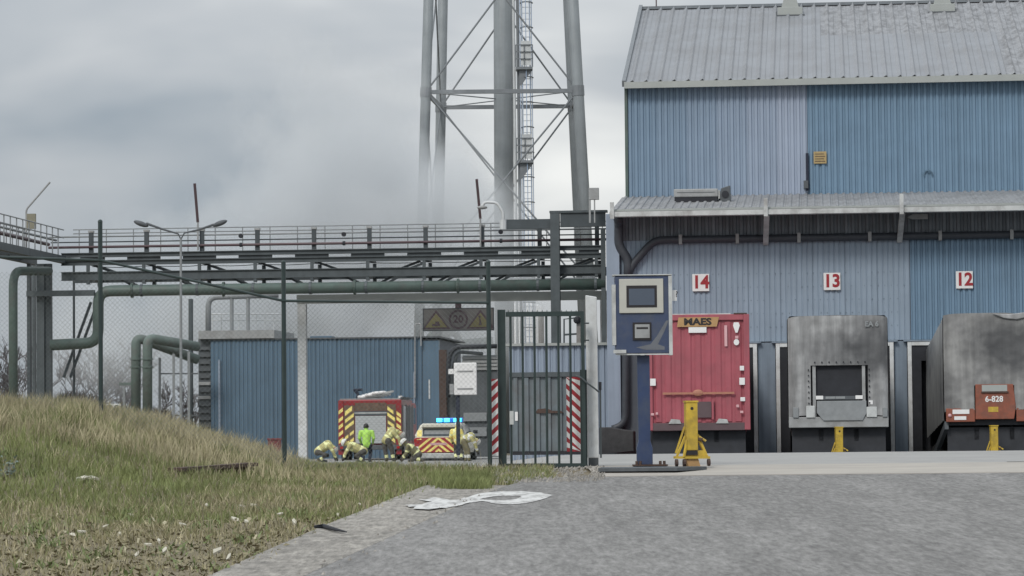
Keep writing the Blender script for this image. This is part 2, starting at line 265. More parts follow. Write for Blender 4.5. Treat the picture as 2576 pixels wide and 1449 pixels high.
# ------------------------------------------------------------------ mesh helpers
class MB:
    def __init__(s): s.v = []; s.f = []; s.mi = []; s.cur = 0
    def add(s, vs, fs):
        o = len(s.v); s.v += [Vector(p) for p in vs]; s.f += [tuple(i + o for i in f) for f in fs]; s.mi += [s.cur] * len(fs); return s
    def box(s, x0, x1, y0, y1, z0, z1):
        if x0 > x1: x0, x1 = x1, x0
        if y0 > y1: y0, y1 = y1, y0
        if z0 > z1: z0, z1 = z1, z0
        return s.add([(x0, y0, z0), (x1, y0, z0), (x1, y1, z0), (x0, y1, z0), (x0, y0, z1), (x1, y0, z1), (x1, y1, z1), (x0, y1, z1)],
                     [(0, 3, 2, 1), (4, 5, 6, 7), (0, 1, 5, 4), (1, 2, 6, 5), (2, 3, 7, 6), (3, 0, 4, 7)])
    def bar(s, p, q, w, h=None, up=(0, 0, 1)):
        p, q = Vector(p), Vector(q); h = h or w; d = (q - p).normalized(); up = Vector(up)
        if abs(d.dot(up)) > 0.98: up = Vector((0, 1, 0))
        a = d.cross(up).normalized() * (w / 2); b = a.cross(d).normalized() * (h / 2)
        vs = [p - a - b, p + a - b, p + a + b, p - a + b, q - a - b, q + a - b, q + a + b, q - a + b]
        return s.add(vs, [(0, 1, 2, 3), (7, 6, 5, 4), (0, 4, 5, 1), (1, 5, 6, 2), (2, 6, 7, 3), (3, 7, 4, 0)])
    def tube(s, pts, r, n=8, caps=True):
        pts = [Vector(p) for p in pts]; k = len(pts); rs = r if isinstance(r, (list, tuple)) else [r] * k
        ref = None; vs = []
        for i, p in enumerate(pts):
            d = (pts[min(i + 1, k - 1)] - pts[max(i - 1, 0)]).normalized()
            if ref is None:
                ref = Vector((0, 0, 1)) if abs(d.z) < 0.9 else Vector((1, 0, 0))
                ref = (ref - d * ref.dot(d)).normalized()
            else:
                ref = (ref - d * ref.dot(d)); ref = ref.normalized() if ref.length > 1e-6 else d.orthogonal().normalized()
            b = d.cross(ref)
            vs += [p + (ref * math.cos(2 * math.pi * j / n) + b * math.sin(2 * math.pi * j / n)) * rs[i] for j in range(n)]
        fs = [(i * n + j, i * n + (j + 1) % n, (i + 1) * n + (j + 1) % n, (i + 1) * n + j) for i in range(k - 1) for j in range(n)]
        if caps: fs += [tuple(range(n - 1, -1, -1)), tuple(range((k - 1) * n, k * n))]
        return s.add(vs, fs)
    def prism(s, poly, a, b, axis='y'):
        """poly: 2-d outline; axis y: (x, z) outline extruded over y; axis x: (y, z) over x; axis z: (x, y) over z"""
        n = len(poly)
        mk = {'y': lambda p, t: (p[0], t, p[1]), 'x': lambda p, t: (t, p[0], p[1]), 'z': lambda p, t: (p[0], p[1], t)}[axis]
        vs = [mk(p, a) for p in poly] + [mk(p, b) for p in poly]
        return s.add(vs, [tuple(range(n)), tuple(range(2 * n - 1, n - 1, -1))] + [(i, i + n, (i + 1) % n + n, (i + 1) % n) for i in range(n)])
    def ball(s, c, r, n=10, m=6):
        c = Vector(c); r = Vector(r) if not isinstance(r, (int, float)) else Vector((r, r, r)); vs = [c + Vector((0, 0, r.z))]
        for i in range(1, m):
            a = math.pi * i / m
            vs += [c + Vector((r.x * math.sin(a) * math.cos(2 * math.pi * j / n), r.y * math.sin(a) * math.sin(2 * math.pi * j / n), r.z * math.cos(a))) for j in range(n)]
        vs.append(c - Vector((0, 0, r.z))); L = len(vs) - 1
        fs = [(0, 1 + j, 1 + (j + 1) % n) for j in range(n)]
        for i in range(m - 2): fs += [(1 + i * n + j, 1 + (i + 1) * n + j, 1 + (i + 1) * n + (j + 1) % n, 1 + i * n + (j + 1) % n) for j in range(n)]
        fs += [(L, 1 + (m - 2) * n + (j + 1) % n, 1 + (m - 2) * n + j) for j in range(n)]
        return s.add(vs, fs)
    def xf(s, mat):
        s.v = [mat @ p for p in s.v]; return s
    def mesh(s, name, mats):
        me = bpy.data.meshes.new(name); me.from_pydata([tuple(p) for p in s.v], [], s.f)
        for m in (mats if isinstance(mats, (list, tuple)) else [mats]): me.materials.append(m)
        if any(s.mi): me.polygons.foreach_set('material_index', s.mi)
        bm = bmesh.new(); bm.from_mesh(me); bmesh.ops.recalc_face_normals(bm, faces=bm.faces); bm.to_mesh(me); bm.free()
        me.update(); return me
    def build(s, name, mats, parent=None, bevel=0, smooth=False, world=False):
        """verts are in the parent's frame (or the world's with world=True)"""
        if world and parent is not None: s.xf(WM[parent.name].inverted())
        loc = Vector((0, 0, 0))
        if parent is None:
            lo = [min(p[i] for p in s.v) for i in range(3)]; hi = [max(p[i] for p in s.v) for i in range(3)]
            loc = Vector(((lo[0] + hi[0]) / 2, (lo[1] + hi[1]) / 2, lo[2])); s.v = [p - loc for p in s.v]
        return put(name, s.mesh(name, mats), parent, loc, bevel, smooth)
WM = {}
def put(name, me, parent=None, loc=(0, 0, 0), bevel=0, smooth=False):
    o = bpy.data.objects.new(name, me); COL.objects.link(o); o.location = loc
    if parent is not None: o.parent = parent
    base = WM[parent.name] if parent is not None else Matrix()
    WM[o.name] = base @ Matrix.Translation(Vector(loc))
    if bevel:
        b = o.modifiers.new('bevel', 'BEVEL'); b.width = bevel; b.segments = 2; b.limit_method = 'ANGLE'
    if smooth:
        me.polygons.foreach_set('use_smooth', [True] * len(me.polygons))
    return o
def thing(name, label, cat, mat, group=None):
    o = bpy.data.objects.new(name, None); COL.objects.link(o); o.empty_display_size = 0.3
    if not isinstance(mat, Matrix): mat = Matrix.Translation(Vector(mat))
    o.matrix_world = mat; WM[o.name] = mat.copy(); tag(o, label, cat, group); return o
def tag(o, label=None, cat=None, group=None, kind=None):
    if label: o['label'] = label
    if cat: o['category'] = cat
    if group: o['group'] = group
    if kind: o['kind'] = kind
    return o
def box(name, x0, x1, y0, y1, z0, z1, mat, parent=None, bevel=0): return MB().box(x0, x1, y0, y1, z0, z1).build(name, mat, parent, bevel)
def text(s, h, mat, parent, x, y, z, name='lettering', bold=0.02, rot=None, sx=1.0, depth=0.004, align='CENTER'):
    """flat lettering facing -y, centred on x with its middle at height z, lying at depth y"""
    c = bpy.data.curves.new('lettering', 'FONT'); c.body = s; c.size = h / 0.72; c.align_x = align; c.align_y = 'CENTER'; c.offset = bold * h; c.extrude = depth / 2; c.resolution_u = 3
    t = bpy.data.objects.new('tmp', c); COL.objects.link(t); dg = bpy.context.evaluated_depsgraph_get()
    me = bpy.data.meshes.new_from_object(t.evaluated_get(dg)); bpy.data.objects.remove(t); bpy.data.curves.remove(c)
    mt = Matrix.Translation((x, y, z)) @ (rot if rot else Matrix()) @ Matrix.Rotation(R(90), 4, 'X') @ Matrix.Scale(sx, 4, (1, 0, 0))
    me.transform(mt); me.materials.clear(); me.materials.append(mat)
    for p in me.polygons: p.material_index = 0
    return put(name, me, parent)
def arc(c, a, b, n=5):
    """rounded corner: points from a to b turning about corner c"""
    a, b, c = Vector(a), Vector(b), Vector(c)
    return [(1 - t) ** 2 * a + 2 * t * (1 - t) * c + t * t * b for t in [i / n for i in range(n + 1)]]
def bend(pts, r):
    pts = [Vector(p) for p in pts]; out = [pts[0]]
    for i in range(1, len(pts) - 1):
        a = pts[i] + (pts[i - 1] - pts[i]).normalized() * r; b = pts[i] + (pts[i + 1] - pts[i]).normalized() * r
        out += arc(pts[i], a, b)
    return out + [pts[-1]]
def sheet(w, h, nr, d, frac=0.55):
    """corrugated cladding sheet: ribs stand out towards -y; x 0..w, z 0..h"""
    pr = []
    p = w / nr
    for i in range(nr):
        a = i * p
        pr += [(a, 0), (a + p * (1 - frac) / 2 * 0.7, 0), (a + p * (1 - frac) / 2 * 1.3, -d), (a + p * (1 + frac) / 2, -d), (a + p * (1 + frac) / 2 + p * 0.12, 0)]
    pr.append((w, 0)); n = len(pr); b = MB()
    b.add([(x, y, 0) for x, y in pr] + [(x, y, h) for x, y in pr], [(i, i + 1, i + 1 + n, i + n) for i in range(n - 1)])
    return b

# ================================================================== ground
def hills():
    pass
PIT_V0, PIT_V1 = -19.4, 0.0
PIT_U0 = F(1512, 1140, PIT_V0).x
def in_pit(x, y, pad=0.0):
    q = FMI @ Vector((x, y, 0)); return q.x > PIT_U0 - pad and PIT_V0 - pad < q.y < 60
xs = sorted(set([-3000, -900, -300, -120, -60] + list(np.arange(-34, -14, 2.0)) + list(np.arange(-14, 3, 0.5)) + list(np.arange(3, 30, 2.0)) + [40, 60, 120, 300, 900, 3000]))
ys = sorted(set([-40, 0, 10] + list(np.arange(16, 30, 2.0)) + list(np.arange(30, 70, 0.75)) + list(np.arange(70, 125, 2.0)) + [140, 170, 220, 300, 600, 1500, 5000]))
gv = []
for y in ys:
    for x in xs:
        z = G(x, y) - 0.02
        if in_pit(x, y, 1.2): z = -0.8
        z += 0.03 * mnoise.noise(Vector((x * 0.9, y * 0.7, 0))) if 18 < y < 66 and x < 0 else 0
        gv.append((x, y, z))
nx = len(xs)
gf = [(j * nx + i, j * nx + i + 1, (j + 1) * nx + i + 1, (j + 1) * nx + i) for j in range(len(ys) - 1) for i in range(nx - 1)]
g = MB(); g.add(gv, gf); o = g.build('ground', m_soil, smooth=True); tag(o, 'soil and turf sheet of the verge and the land behind', kind='structure')

def gp(x, y): return ground_at(x, y)
# road on the ramp: kerb line from the lower left up to the gate
KL = [gp(540, 1449), gp(800, 1333), gp(1069, 1225)]              # outer (grass) edge of the kerb strip
KR = [gp(775, 1449), gp(960, 1364), gp(1143, 1280), gp(1235, 1237), gp(1330, 1207), gp(1490, 1199)]   # asphalt edge
def ext(a, b, yy):
    t = (yy - a.y) / (b.y - a.y); p = a.lerp(b, t); p.z = G(p.x, p.y); return p
KL = [ext(KL[0], KL[1], 4.0)] + KL; KR = [ext(KR[0], KR[1], 4.0)] + KR
rd = MB()
left = KR; right = [Vector((40, p.y, 0)) for p in left]
pl = [(p.x, p.y, G(p.x, p.y) + 0.012) for p in left] + [(40, 46.0, G(40, 46) + 0.012)] + [(40, 4.0, G(0, 4.0) + 0.012)]
last = left[-1]; pl.insert(len(left), (last.x + 0.05, 46.0, G(0, 46) + 0.012))
rd.add(pl, [tuple(range(len(pl)))]); tag(rd.build('road', m_asph), 'grey worn asphalt road climbing to the yard', kind='structure')
# concrete kerb strip: slabs, each its own piece
kroot = thing('kerb', None, None, Matrix.Translation((KL[1].x, KL[1].y, G(KL[1].x, KL[1].y)))); kroot['kind'] = 'structure'
def along(poly, yy):
    for a, b in zip(poly, poly[1:]):
        if a.y <= yy <= b.y + 1e-6:
            t = (yy - a.y) / max(1e-6, b.y - a.y); return a.lerp(b, t)
    return poly[-1].copy()
yy = 16.0; i = 0
while yy < KL[-1].y - 0.1:
    y2 = min(yy + 2.4, KL[-1].y)
    a0, a1 = along(KL, yy + 0.008), along(KL, y2 - 0.008); b0, b1 = along(KR, yy + 0.008), along(KR, y2 - 0.008)
    top = 0.024 + 0.006 * random.random()
    vs = []
    for dz in (-0.15, top):
        for p, e in ((a0, 1), (b0, 0.6), (b1, 0.6), (a1, 1)): vs.append((p.x, p.y, G(p.x, p.y) + (dz if dz < 0 else dz * e)))
    MB().add(vs, [(0, 3, 2, 1), (4, 5, 6, 7), (0, 1, 5, 4), (1, 2, 6, 5), (2, 3, 7, 6), (3, 0, 4, 7)]).build('slab', m_kerb, kroot, bevel=0.012, world=True)
    yy = y2
# beige concrete strip at the head of the ramp and the grey apron behind it
cs = MB(); sx0 = gp(1500, 1196).x
cs.add([(sx0, 46.0, G(0, 46) + 0.02), (40, 46.0, G(0, 46) + 0.02), (40, 49.5, 1.185), (sx0 - 0.1, 49.5, 1.185)], [(0, 1, 2, 3)])
cs.add([(sx0, 46.0, G(0, 46) + 0.02), (40, 46.0, G(0, 46) + 0.02), (40, 46.0, 0.9), (sx0, 46.0, 0.9)], [(3, 2, 1, 0)])
tag(cs.build('concrete_strip', m_conbeige), 'pale beige concrete strip between road and yard', kind='structure')
ap = MB(); us = list(np.arange(-17, 26.1, 0.5)); vsv = list(np.arange(-45.5, 46.1, 1.0))
# v rows snapped so that the pit lip is straight
vsv = sorted(set([v for v in vsv if abs(v - PIT_V0) > 0.6] + [PIT_V0])); us = sorted(set([u for u in us if abs(u - PIT_U0) > 0.3] + [PIT_U0]))
idx = {}; av = []; af = []
def apv(i, j):
    if (i, j) not in idx:
        w = FM @ Vector((us[i], vsv[j], 0)); w.y = max(w.y, 49.5); idx[(i, j)] = len(av); av.append((w.x, w.y, G(w.x, w.y) + 0.02 if w.x > -3 else G(-3, w.y) + 0.02))
    return idx[(i, j)]
for j in range(len(vsv) - 1):
    for i in range(len(us) - 1):
        uc, vc = (us[i] + us[i + 1]) / 2, (vsv[j] + vsv[j + 1]) / 2
        w = FM @ Vector((uc, vc, 0))
        if w.y < 49.6: continue
        if uc > PIT_U0 and vc > PIT_V0: continue
        lim = 1000 if w.y < 75 else 700
        if px_of((w.x, w.y, G(w.x, w.y)))[0] < lim + 60 * mnoise.noise(w * 0.4): continue
        af.append((apv(i, j), apv(i + 1, j), apv(i + 1, j + 1), apv(i, j + 1)))
ap.add(av, af); tag(ap.build('yard', m_concrete), 'pale grey concrete yard in front of the docks', kind='structure')
# loading pit: lip wall, side wall and ramp floor
pit = MB(); ue = 27.0
pit.add([(PIT_U0, PIT_V0, 1.139), (ue, PIT_V0, 1.139), (ue, PIT_V0 + 0.01, 0.9), (PIT_U0, PIT_V0 + 0.01, 0.9)], [(0, 1, 2, 3)])
pit.add([(PIT_U0, PIT_V0, 0.9), (ue, PIT_V0, 0.9), (ue, -14, 0.60), (PIT_U0, -14, 0.60), (ue, 0.3, 0.0), (PIT_U0, 0.3, 0.0)], [(0, 1, 2, 3), (3, 2, 4, 5)])
pit.add([(PIT_U0, PIT_V0, 1.139), (PIT_U0, PIT_V0, 0.0), (PIT_U0, 0.3, -0.1), (PIT_U0, 0.3, 1.1)], [(0, 1, 2, 3)])
pit.xf(FM); tag(pit.build('loading_pit', m_dgrey), 'dark sloping loading pit below the docks', kind='structure')

# ================================================================== warehouse
wh = thing('warehouse', 'blue corrugated warehouse with grey pitched roof and three loading docks', 'warehouse', FM)
U = lambda x, y, v: F(x, y, v).x
Z = lambda x, y, v: F(x, y, v).z
UL = U(1562, 800, 0); UR = U(2576, 800, 0) + 9
ZC = Z(1760, 548, 0)                       # top of the dock wall (under the canopy)
ZD = Z(2100, 862, 0)                       # top of the dock openings
docks = [(U(1612, 900, 0), U(1905, 900, 0)), (U(1952, 900, 0), U(2248, 900, 0)), (U(2283, 900, 0), U(2590, 900, 0))]
# solid wall behind the cladding
cw = MB(); cw.box(UL, UR, 0.06, 7, ZD + 0.1, ZC + 0.25)
edges = [UL] + [e for d in docks for e in d] + [UR]
for k in range(0, len(edges), 2): cw.box(edges[k], edges[k + 1], 0.06, 6.9, -0.2, ZD + 0.12)
cw.box(UL + 0.1, UR, 2.5, 6.8, -0.2, ZD + 0.1)
cw.build('wall', m_core, wh)
# dock piers (slate metal), doors and white frames
for k in range(0, len(edges), 2):
    a, b = edges[k], edges[k + 1]
    if k == 0: continue
    box('pier', a + 0.02, b - 0.02, -0.06, 0.05, -0.1, ZD + 0.02, m_pier, wh)
for a, b in docks:
    fr = MB(); t = 0.12
    fr.box(a, a + t, -0.22, 0.05, 0.0, ZD); fr.box(b - t, b, -0.22, 0.05, 0.0, ZD); fr.box(a + t, b - t, -0.22, 0.05, ZD - t, ZD)
    d = box('dock_door', a + t, b - t, 0.35, 0.45, 0.0, ZD - t, m_black, wh)
    fr.build('dock_frame', m_white, wh, bevel=0.01)
    sl = MB(); sl.box(a + t, a + t + 0.28, -0.18, 0.3, 0.0, ZD - t); sl.box(b - t - 0.28, b - t, -0.18, 0.3, 0.0, ZD - t); sl.box(a + t + 0.28, b - t - 0.28, -0.18, 0.3, ZD - t - 0.45, ZD - t)
    sl.build('dock_seal', m_black, wh)
    # drip ledge above the frame
    box('ledge', a - 0.12, b + 0.12, -0.24, -0.02, ZD + 0.004, ZD + 0.05, m_pier, wh)
# lavender flat-ribbed sheets between the dock frames and the black pipe, blue ones to the right
z1 = ZC + 0.2; uS = U(2290, 750, 0)
w = (uS - UL) / 9
z1 = Z(1900, 601, 0)
me_l = sheet(w - 0.006, z1 - ZD - 0.06, 6, 0.02, 0.7).mesh('sheet', m_lav)
for k in range(9): put('sheet', me_l, wh, (UL + k * w, 0.03, ZD + 0.06))
me_b = sheet(0.994, z1 - ZD - 0.06, 6, 0.05, 0.5).mesh('sheet', m_blue)
for k in range(13): put('sheet', me_b, wh, (uS + 0.01 + k * 1.0, 0.03, ZD + 0.06))
me_d = sheet(0.83, ZC + 0.2 - z1 - 0.004, 4, 0.06, 0.45).mesh('sheet', M('darker_cladding', (0.20, 0.225, 0.255), 0.65, 0.2, 2.0, streak=0.35))  # darker, streaked sheets from the pipe up to the canopy
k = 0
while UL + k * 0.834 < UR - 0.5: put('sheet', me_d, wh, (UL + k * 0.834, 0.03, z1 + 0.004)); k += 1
# rivet rows on the lavender wall, one part
rv = MB()
for zz in np.linspace(ZD + 0.5, Z(1800, 690, 0), 5):
    n = int((uS - UL) / 0.19)
    for k in range(n):
        if random.random() < 0.25: continue
        u = UL + 0.1 + k * 0.19 + random.uniform(-.02, .02); r = random.uniform(0.012, 0.02); rv.box(u - r, u + r, 0.0, 0.012, zz - r, zz + r)
tag(rv.build('rivets', m_pier, wh), kind='stuff')
# corner post, canopy roof, gutter and brackets
VG = -1.3                                   # gutter line stands out from the wall
cu0, cu1 = U(1527, 800, -0.15), U(1560, 800, -0.15)
box('corner_post', cu0, cu1, -0.2, 0.35, 0.8, ZC + 0.15, m_shed, wh, bevel=0.01)
gu0 = U(1537, 545, VG); gz0 = Z(1900, 542, VG); gz1 = Z(1900, 528, VG)
VW = 4.2                                    # the upper wall stands back
cz0 = Z(1900, 524, VG) ; cz1 = Z(1900, 491, VW)
rw = 0.47; n = int((UR - gu0) / rw) + 1
ln = math.hypot(VW - VG, cz1 - cz0); ang = math.atan2(cz1 - cz0, VW - VG)
cm = sheet(rw - 0.004, ln, 2, 0.035, 0.35); cm.xf(Matrix.Rotation(-(R(90) - ang), 4, 'X'))
me_c = cm.mesh('roof_sheet', m_canopy)
for k in range(n): put('roof_sheet', me_c, wh, (gu0 + k * rw, VG, cz0))
dk = MB(); dk.add([(gu0, VG + .02, cz0 - 0.08), (UR, VG + .02, cz0 - 0.08), (UR, VW, cz1 - 0.08), (gu0, VW, cz1 - 0.08), (gu0, VG + .02, cz0 - 0.02), (UR, VG + .02, cz0 - 0.02), (UR, VW, cz1 - 0.02), (gu0, VW, cz1 - 0.02)],
                  [(0, 3, 2, 1), (4, 5, 6, 7), (0, 1, 5, 4), (1, 2, 6, 5), (2, 3, 7, 6), (3, 0, 4, 7)]); dk.build('canopy', m_dgrey, wh)
fa = MB(); fa.box(gu0, UR, VG - 0.03, VG + 0.05, gz1 + 0.02, cz0 + 0.03); fa.build('fascia', m_gutgrey, wh)
gt = MB(); gt.prism([(VG - 0.2, gz1), (VG - 0.2, gz0 + 0.02), (VG - 0.15, gz0), (VG - 0.05, gz0), (VG, gz0 + 0.02), (VG, gz1), (VG - 0.02, gz1), (VG - 0.02, gz0 + 0.03), (VG - 0.18, gz0 + 0.03), (VG - 0.18, gz1)], gu0 - 0.03, UR, 'x')
gt.build('gutter', m_gutter, wh)
for x, yt, yb in ((1541, 510, 548), (1927, 500, 612), (2268, 489, 605)):
    u = U(x, 540, VG); zt, zb = Z(x, yt, VG), Z(x, yb, VG)
    b = MB(); b.box(u - 0.06, u + 0.06, VG - 0.26, VG - 0.21, gz0 - 0.05, zt)
    if yb > 560: b.bar((u + 0.02, VG - 0.1, gz0), (u - 0.04, -0.05, zb + 0.05), 0.16, 0.1)
    b.build('gutter_bracket', m_gutter, wh, bevel=0.008)
# black rainwater pipe along the wall and down the corner
pv = -0.14; r = 0.115
zp = Z(1900, 600, pv)
pp = bend([(UR, pv, zp), (U(1645, 600, pv), pv, zp), (U(1585, 668, pv), pv, Z(1585, 672, pv)), (U(1573, 700, pv), pv, Z(1573, 720, pv)), (U(1573, 1050, pv), pv, Z(1573, 1068, pv)), (U(1540, 1075, pv), pv, Z(1540, 1078, pv))], 0.3)
MB().tube(pp, r, 10).build('drain_pipe', m_pipeblk, wh, smooth=True)
p2 = bend([(U(1556, 552, -0.7), -0.9, gz0), (U(1556, 552, -0.4), -0.3, Z(1556, 560, -0.3)), (U(1556, 600, pv), pv - .02, Z(1556, 618, pv)), (U(1580, 640, pv), pv - .02, Z(1580, 652, pv)), (U(1580, 690, pv), pv - .02, Z(1580, 700, pv))], 0.2)
MB().tube(p2, 0.14, 10).build('drain_pipe', m_pipeblk, wh, smooth=True)
for x in (1712, 1855, 2010, 2188, 2365, 2545):
    u = U(x, 600, pv); MB().box(u - 0.05, u + 0.05, pv - r - 0.02, 0.0, zp - r - 0.03, zp + r + 0.03).build('pipe_clip', m_greymetal, wh)
lampu = U(2312, 545, -0.5); MB().prism([(lampu - 0.35, Z(2312, 548, -.5)), (lampu - .2, Z(2312, 552, -.5)), (lampu + .25, Z(2312, 552, -.5)), (lampu + .25, Z(2312, 540, -.5)), (lampu - .2, Z(2312, 540, -.5))], -0.75, -0.5).build('wall_lamp', m_greymetal, wh)
# upper wall
u0 = U(1577, 350, VW); zb, zt = cz1 - 0.1, Z(1800, 217, VW)
usplit = U(2031, 350, VW)
box('upper_wall', u0 + 0.02, UR, VW + 0.06, VW + 20, zb, zt, m_core, wh)
w = (usplit - u0) / 6
for k in range(6):                              # paint bleaches from sheet to sheet towards the joint
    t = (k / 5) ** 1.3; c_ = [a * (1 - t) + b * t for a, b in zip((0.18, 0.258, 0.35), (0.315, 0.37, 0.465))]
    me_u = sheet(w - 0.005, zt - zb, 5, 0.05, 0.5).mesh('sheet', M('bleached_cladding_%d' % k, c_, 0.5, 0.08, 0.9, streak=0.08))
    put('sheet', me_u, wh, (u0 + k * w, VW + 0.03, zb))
me_u2 = sheet(0.935, zt - zb, 5, 0.05, 0.5).mesh('sheet', m_blue)
k = 0
while usplit + k * 0.94 < UR - 0.5:
    put('sheet', me_u2, wh, (usplit + 0.01 + k * 0.94, VW + 0.03, zb)); k += 1
MB().box(u0 - 0.06, u0 + 0.03, VW - 0.05, VW + 0.3, zb, zt).build('corner_trim', m_gpipe, wh)
MB().box(u0, UR, VW - 0.06, VW + 0.02, zb - 0.05, zb + 0.07).build('base_flashing', m_pipeblk, wh)
# main roof
ue0 = U(1572, 210, VW - 0.35); ze = Z(1800, 205, VW - 0.35); VR = VW + 10.0
zr = Z(1900, 15, VR)
ang = math.atan2(zr - ze, VR - VW + 0.35); ln = math.hypot(zr - ze, VR - VW + 0.35)
rw = 0.44
ur0 = U(1617, 20, VR)
n = int((UR - ue0) / rw)
tiers = [(0.0, 0.55), (0.55, 1.0)]
mlist = []
for ti, (a, b) in enumerate(tiers):
    for mt in (m_roof, m_roof2):
        s = sheet(rw - 0.006, ln * (b - a) - 0.01, 1, 0.065, 0.12); s.xf(Matrix.Rotation(-(R(90) - ang), 4, 'X')); mlist.append(s.mesh('roof_sheet', mt))
for k in range(n):
    for ti, (a, b) in enumerate(tiers):
        weathered = (ti == 1 and k > 13) or (ti == 0 and k > 26)
        put('roof_sheet', mlist[ti * 2 + (1 if weathered else 0)], wh, (ue0 + k * rw, VW - 0.35 + math.cos(ang) * ln * a, ze + math.sin(ang) * ln * a - 0.012 * ti * 0 + 0.03 * (1 - ti)))
rb = MB(); rb.prism([(VW - 0.3, ze - 0.06), (VR, zr - 0.06), (VR + 10.4, ze - 0.06)], ue0 + 0.05, UR, 'x'); rb.build('roof_deck', m_gutgrey, wh)
MB().box(ue0 - 0.02, UR, VW - 0.45, VW - 0.36, ze - 0.17, ze + 0.03).build('eaves_gutter', m_gutgrey, wh)
MB().bar((ue0 - 0.03, VW - 0.4, ze - 0.02), (ue0 - 0.03, VR, zr + 0.03), 0.12, 0.2).build('verge_trim', m_towerd, wh)
MB().prism([(VR - 0.3, zr - 0.07), (VR, zr + 0.07), (VR + 0.3, zr - 0.07), (VR, zr + 0.03)], ue0, UR, 'x').build('ridge_cap', m_dgrey, wh)
q = F(1651, 14, VR); MB().tube([(q.x, VR, zr), (q.x, VR, zr + 0.9)], 0.022, 6).build('lightning_rod', m_redpipe, wh)
for x in (1988, 2370):
    dv = 1.1; q = F(x, 30, VR - dv); zb_ = zr - math.tan(ang) * dv
    b = MB(); b.box(q.x - 0.42, q.x + 0.42, VR - dv - 0.45, VR - dv + 0.5, zb_ - 0.2, zb_ + 0.13); b.prism([(q.x - 0.3, zb_ + 0.13), (q.x + 0.3, zb_ + 0.13), (q.x + 0.22, zb_ + 0.42), (q.x - 0.22, zb_ + 0.42)], VR - dv - 0.3, VR - dv + 0.3)
    b.box(q.x - 0.2, q.x + 0.2, VR - dv - 0.2, VR - dv + 0.2, zb_ + 0.42, zb_ + 0.9); vt = b.build('roof_vent', m_gutgrey, wh, bevel=0.01)
    MB().box(q.x - 0.5, q.x + 0.5, VR - dv - 0.52, VR - dv - 0.45, zb_ - 0.26, zb_ - 0.14).build('flashing', m_dgrey, vt)
# upper wall fittings
q = F(2031, 430, VW - 0.05); MB().tube([(q.x, VW - 0.08, Z(2031, 386, VW)), (q.x, VW - 0.08, Z(2031, 480, VW))], 0.045, 8).build('vent_pipe', m_navycl, wh)
q = F(2335, 440, VW); MB().tube([(q.x + 0.13 * math.cos(a), VW - 0.06, q.z + 0.13 * math.sin(a)) for a in np.linspace(-0.3, math.pi + 0.3, 12)], 0.025, 6).build('hoop', m_bluebox, wh)
q = F(2029, 465, VW); MB().box(q.x - 0.09, q.x + 0.05, VW - 0.2, VW, q.z - 0.12, q.z + 0.12).build('junction_box', m_dgrey, wh)

def wall_sign(name, x0, x1, y0, y1, v, label, cat, mat, group=None, t=0.03):
    a, b = F(x0, y1, v), F(x1, y0, v)
    rt = thing(name, label, cat, FM @ Matrix.Translation(((a.x + b.x) / 2, v, a.z)), group)
    hw, h = (b.x - a.x) / 2, b.z - a.z
    return rt, hw, h, box('board', -hw, hw, -t, 0, 0, h, mat, rt, bevel=0.006)
for s, x, y, wh_ in (('14', 1763, 711, 'fourteen above the red trailer'), ('13', 2093, 708, 'thirteen above the grey trailer with the dark window'), ('12', 2426, 704, 'twelve on blue cladding at the right')):
    rt, hw, h, _ = wall_sign('number_sign', x - 21, x + 21, y - 22, y + 22, -0.03, 'white dock number sign ' + wh_, 'sign', m_plate, 'dock number signs')
    text(s, h * 0.74, m_red, rt, 0, -0.036, h * 0.5, bold=0.045, sx=0.95)
    for dx in (-0.16, 0, 0.16): box('clip', dx - 0.03, dx + 0.03, -0.02, 0.0, -0.035, 0.0, m_dgrey, rt)
rt, hw, h, _ = wall_sign('notice', 2047, 2079, 381, 412, VW - 0.04, 'small faded yellow notice with lines of text high on the blue upper wall', 'sign', M('faded_notice', (0.36, 0.27, 0.13), 0.6, 0.15, 9))
for k in range(4): box('text_line', -hw * 0.8, hw * (0.8 - 0.2 * (k % 2)), -0.034, -0.031, h * (0.16 + 0.2 * k), h * (0.22 + 0.2 * k), m_rust, rt)
# roof plant on the canopy
def canopy_z(v): return cz0 + (cz1 - cz0) * (v - VG) / (VW - VG)
va = 1.6; a, b = F(1695, 500, va), F(1806, 474, va)
ac = thing('air_conditioner', 'long grey air conditioning unit lying on the canopy roof', 'air conditioner', FM @ Matrix.Translation((a.x, va, canopy_z(va))))
wv = b.x - a.x; hh = b.z - canopy_z(va)
box('casing', 0, wv, 0, 0.7, 0.16, hh, m_greymetal, ac, bevel=0.03); box('base', 0.02, wv - 0.02, 0.03, 0.67, -0.1, 0.157, m_black, ac)
box('end_cap', wv + 0.004, wv + 0.06, 0.05, 0.65, 0.1, hh - 0.05, m_gutter, ac); box('seam', 0.1, wv - 0.1, -0.006, -0.002, hh - 0.12, hh - 0.1, m_dgrey, ac)
a, b = F(1811, 502, va), F(1838, 466, va)
ex = thing('exhaust_fan', 'small dark roof exhaust box beside the air conditioner', 'fan', FM @ Matrix.Translation((a.x, va, canopy_z(va))))
ww = b.x - a.x; hh = b.z - canopy_z(va)
MB().prism([(0, -0.1), (ww, -0.1), (ww * 0.95, hh), (0.03, hh * 0.82)], 0, 0.4).build('housing', m_dgrey, ex, bevel=0.02)
MB().tube([(ww * .5, -0.03, hh * .45), (ww * .5, -0.005, hh * .45)], 0.11, 12).build('grille', m_black, ex)

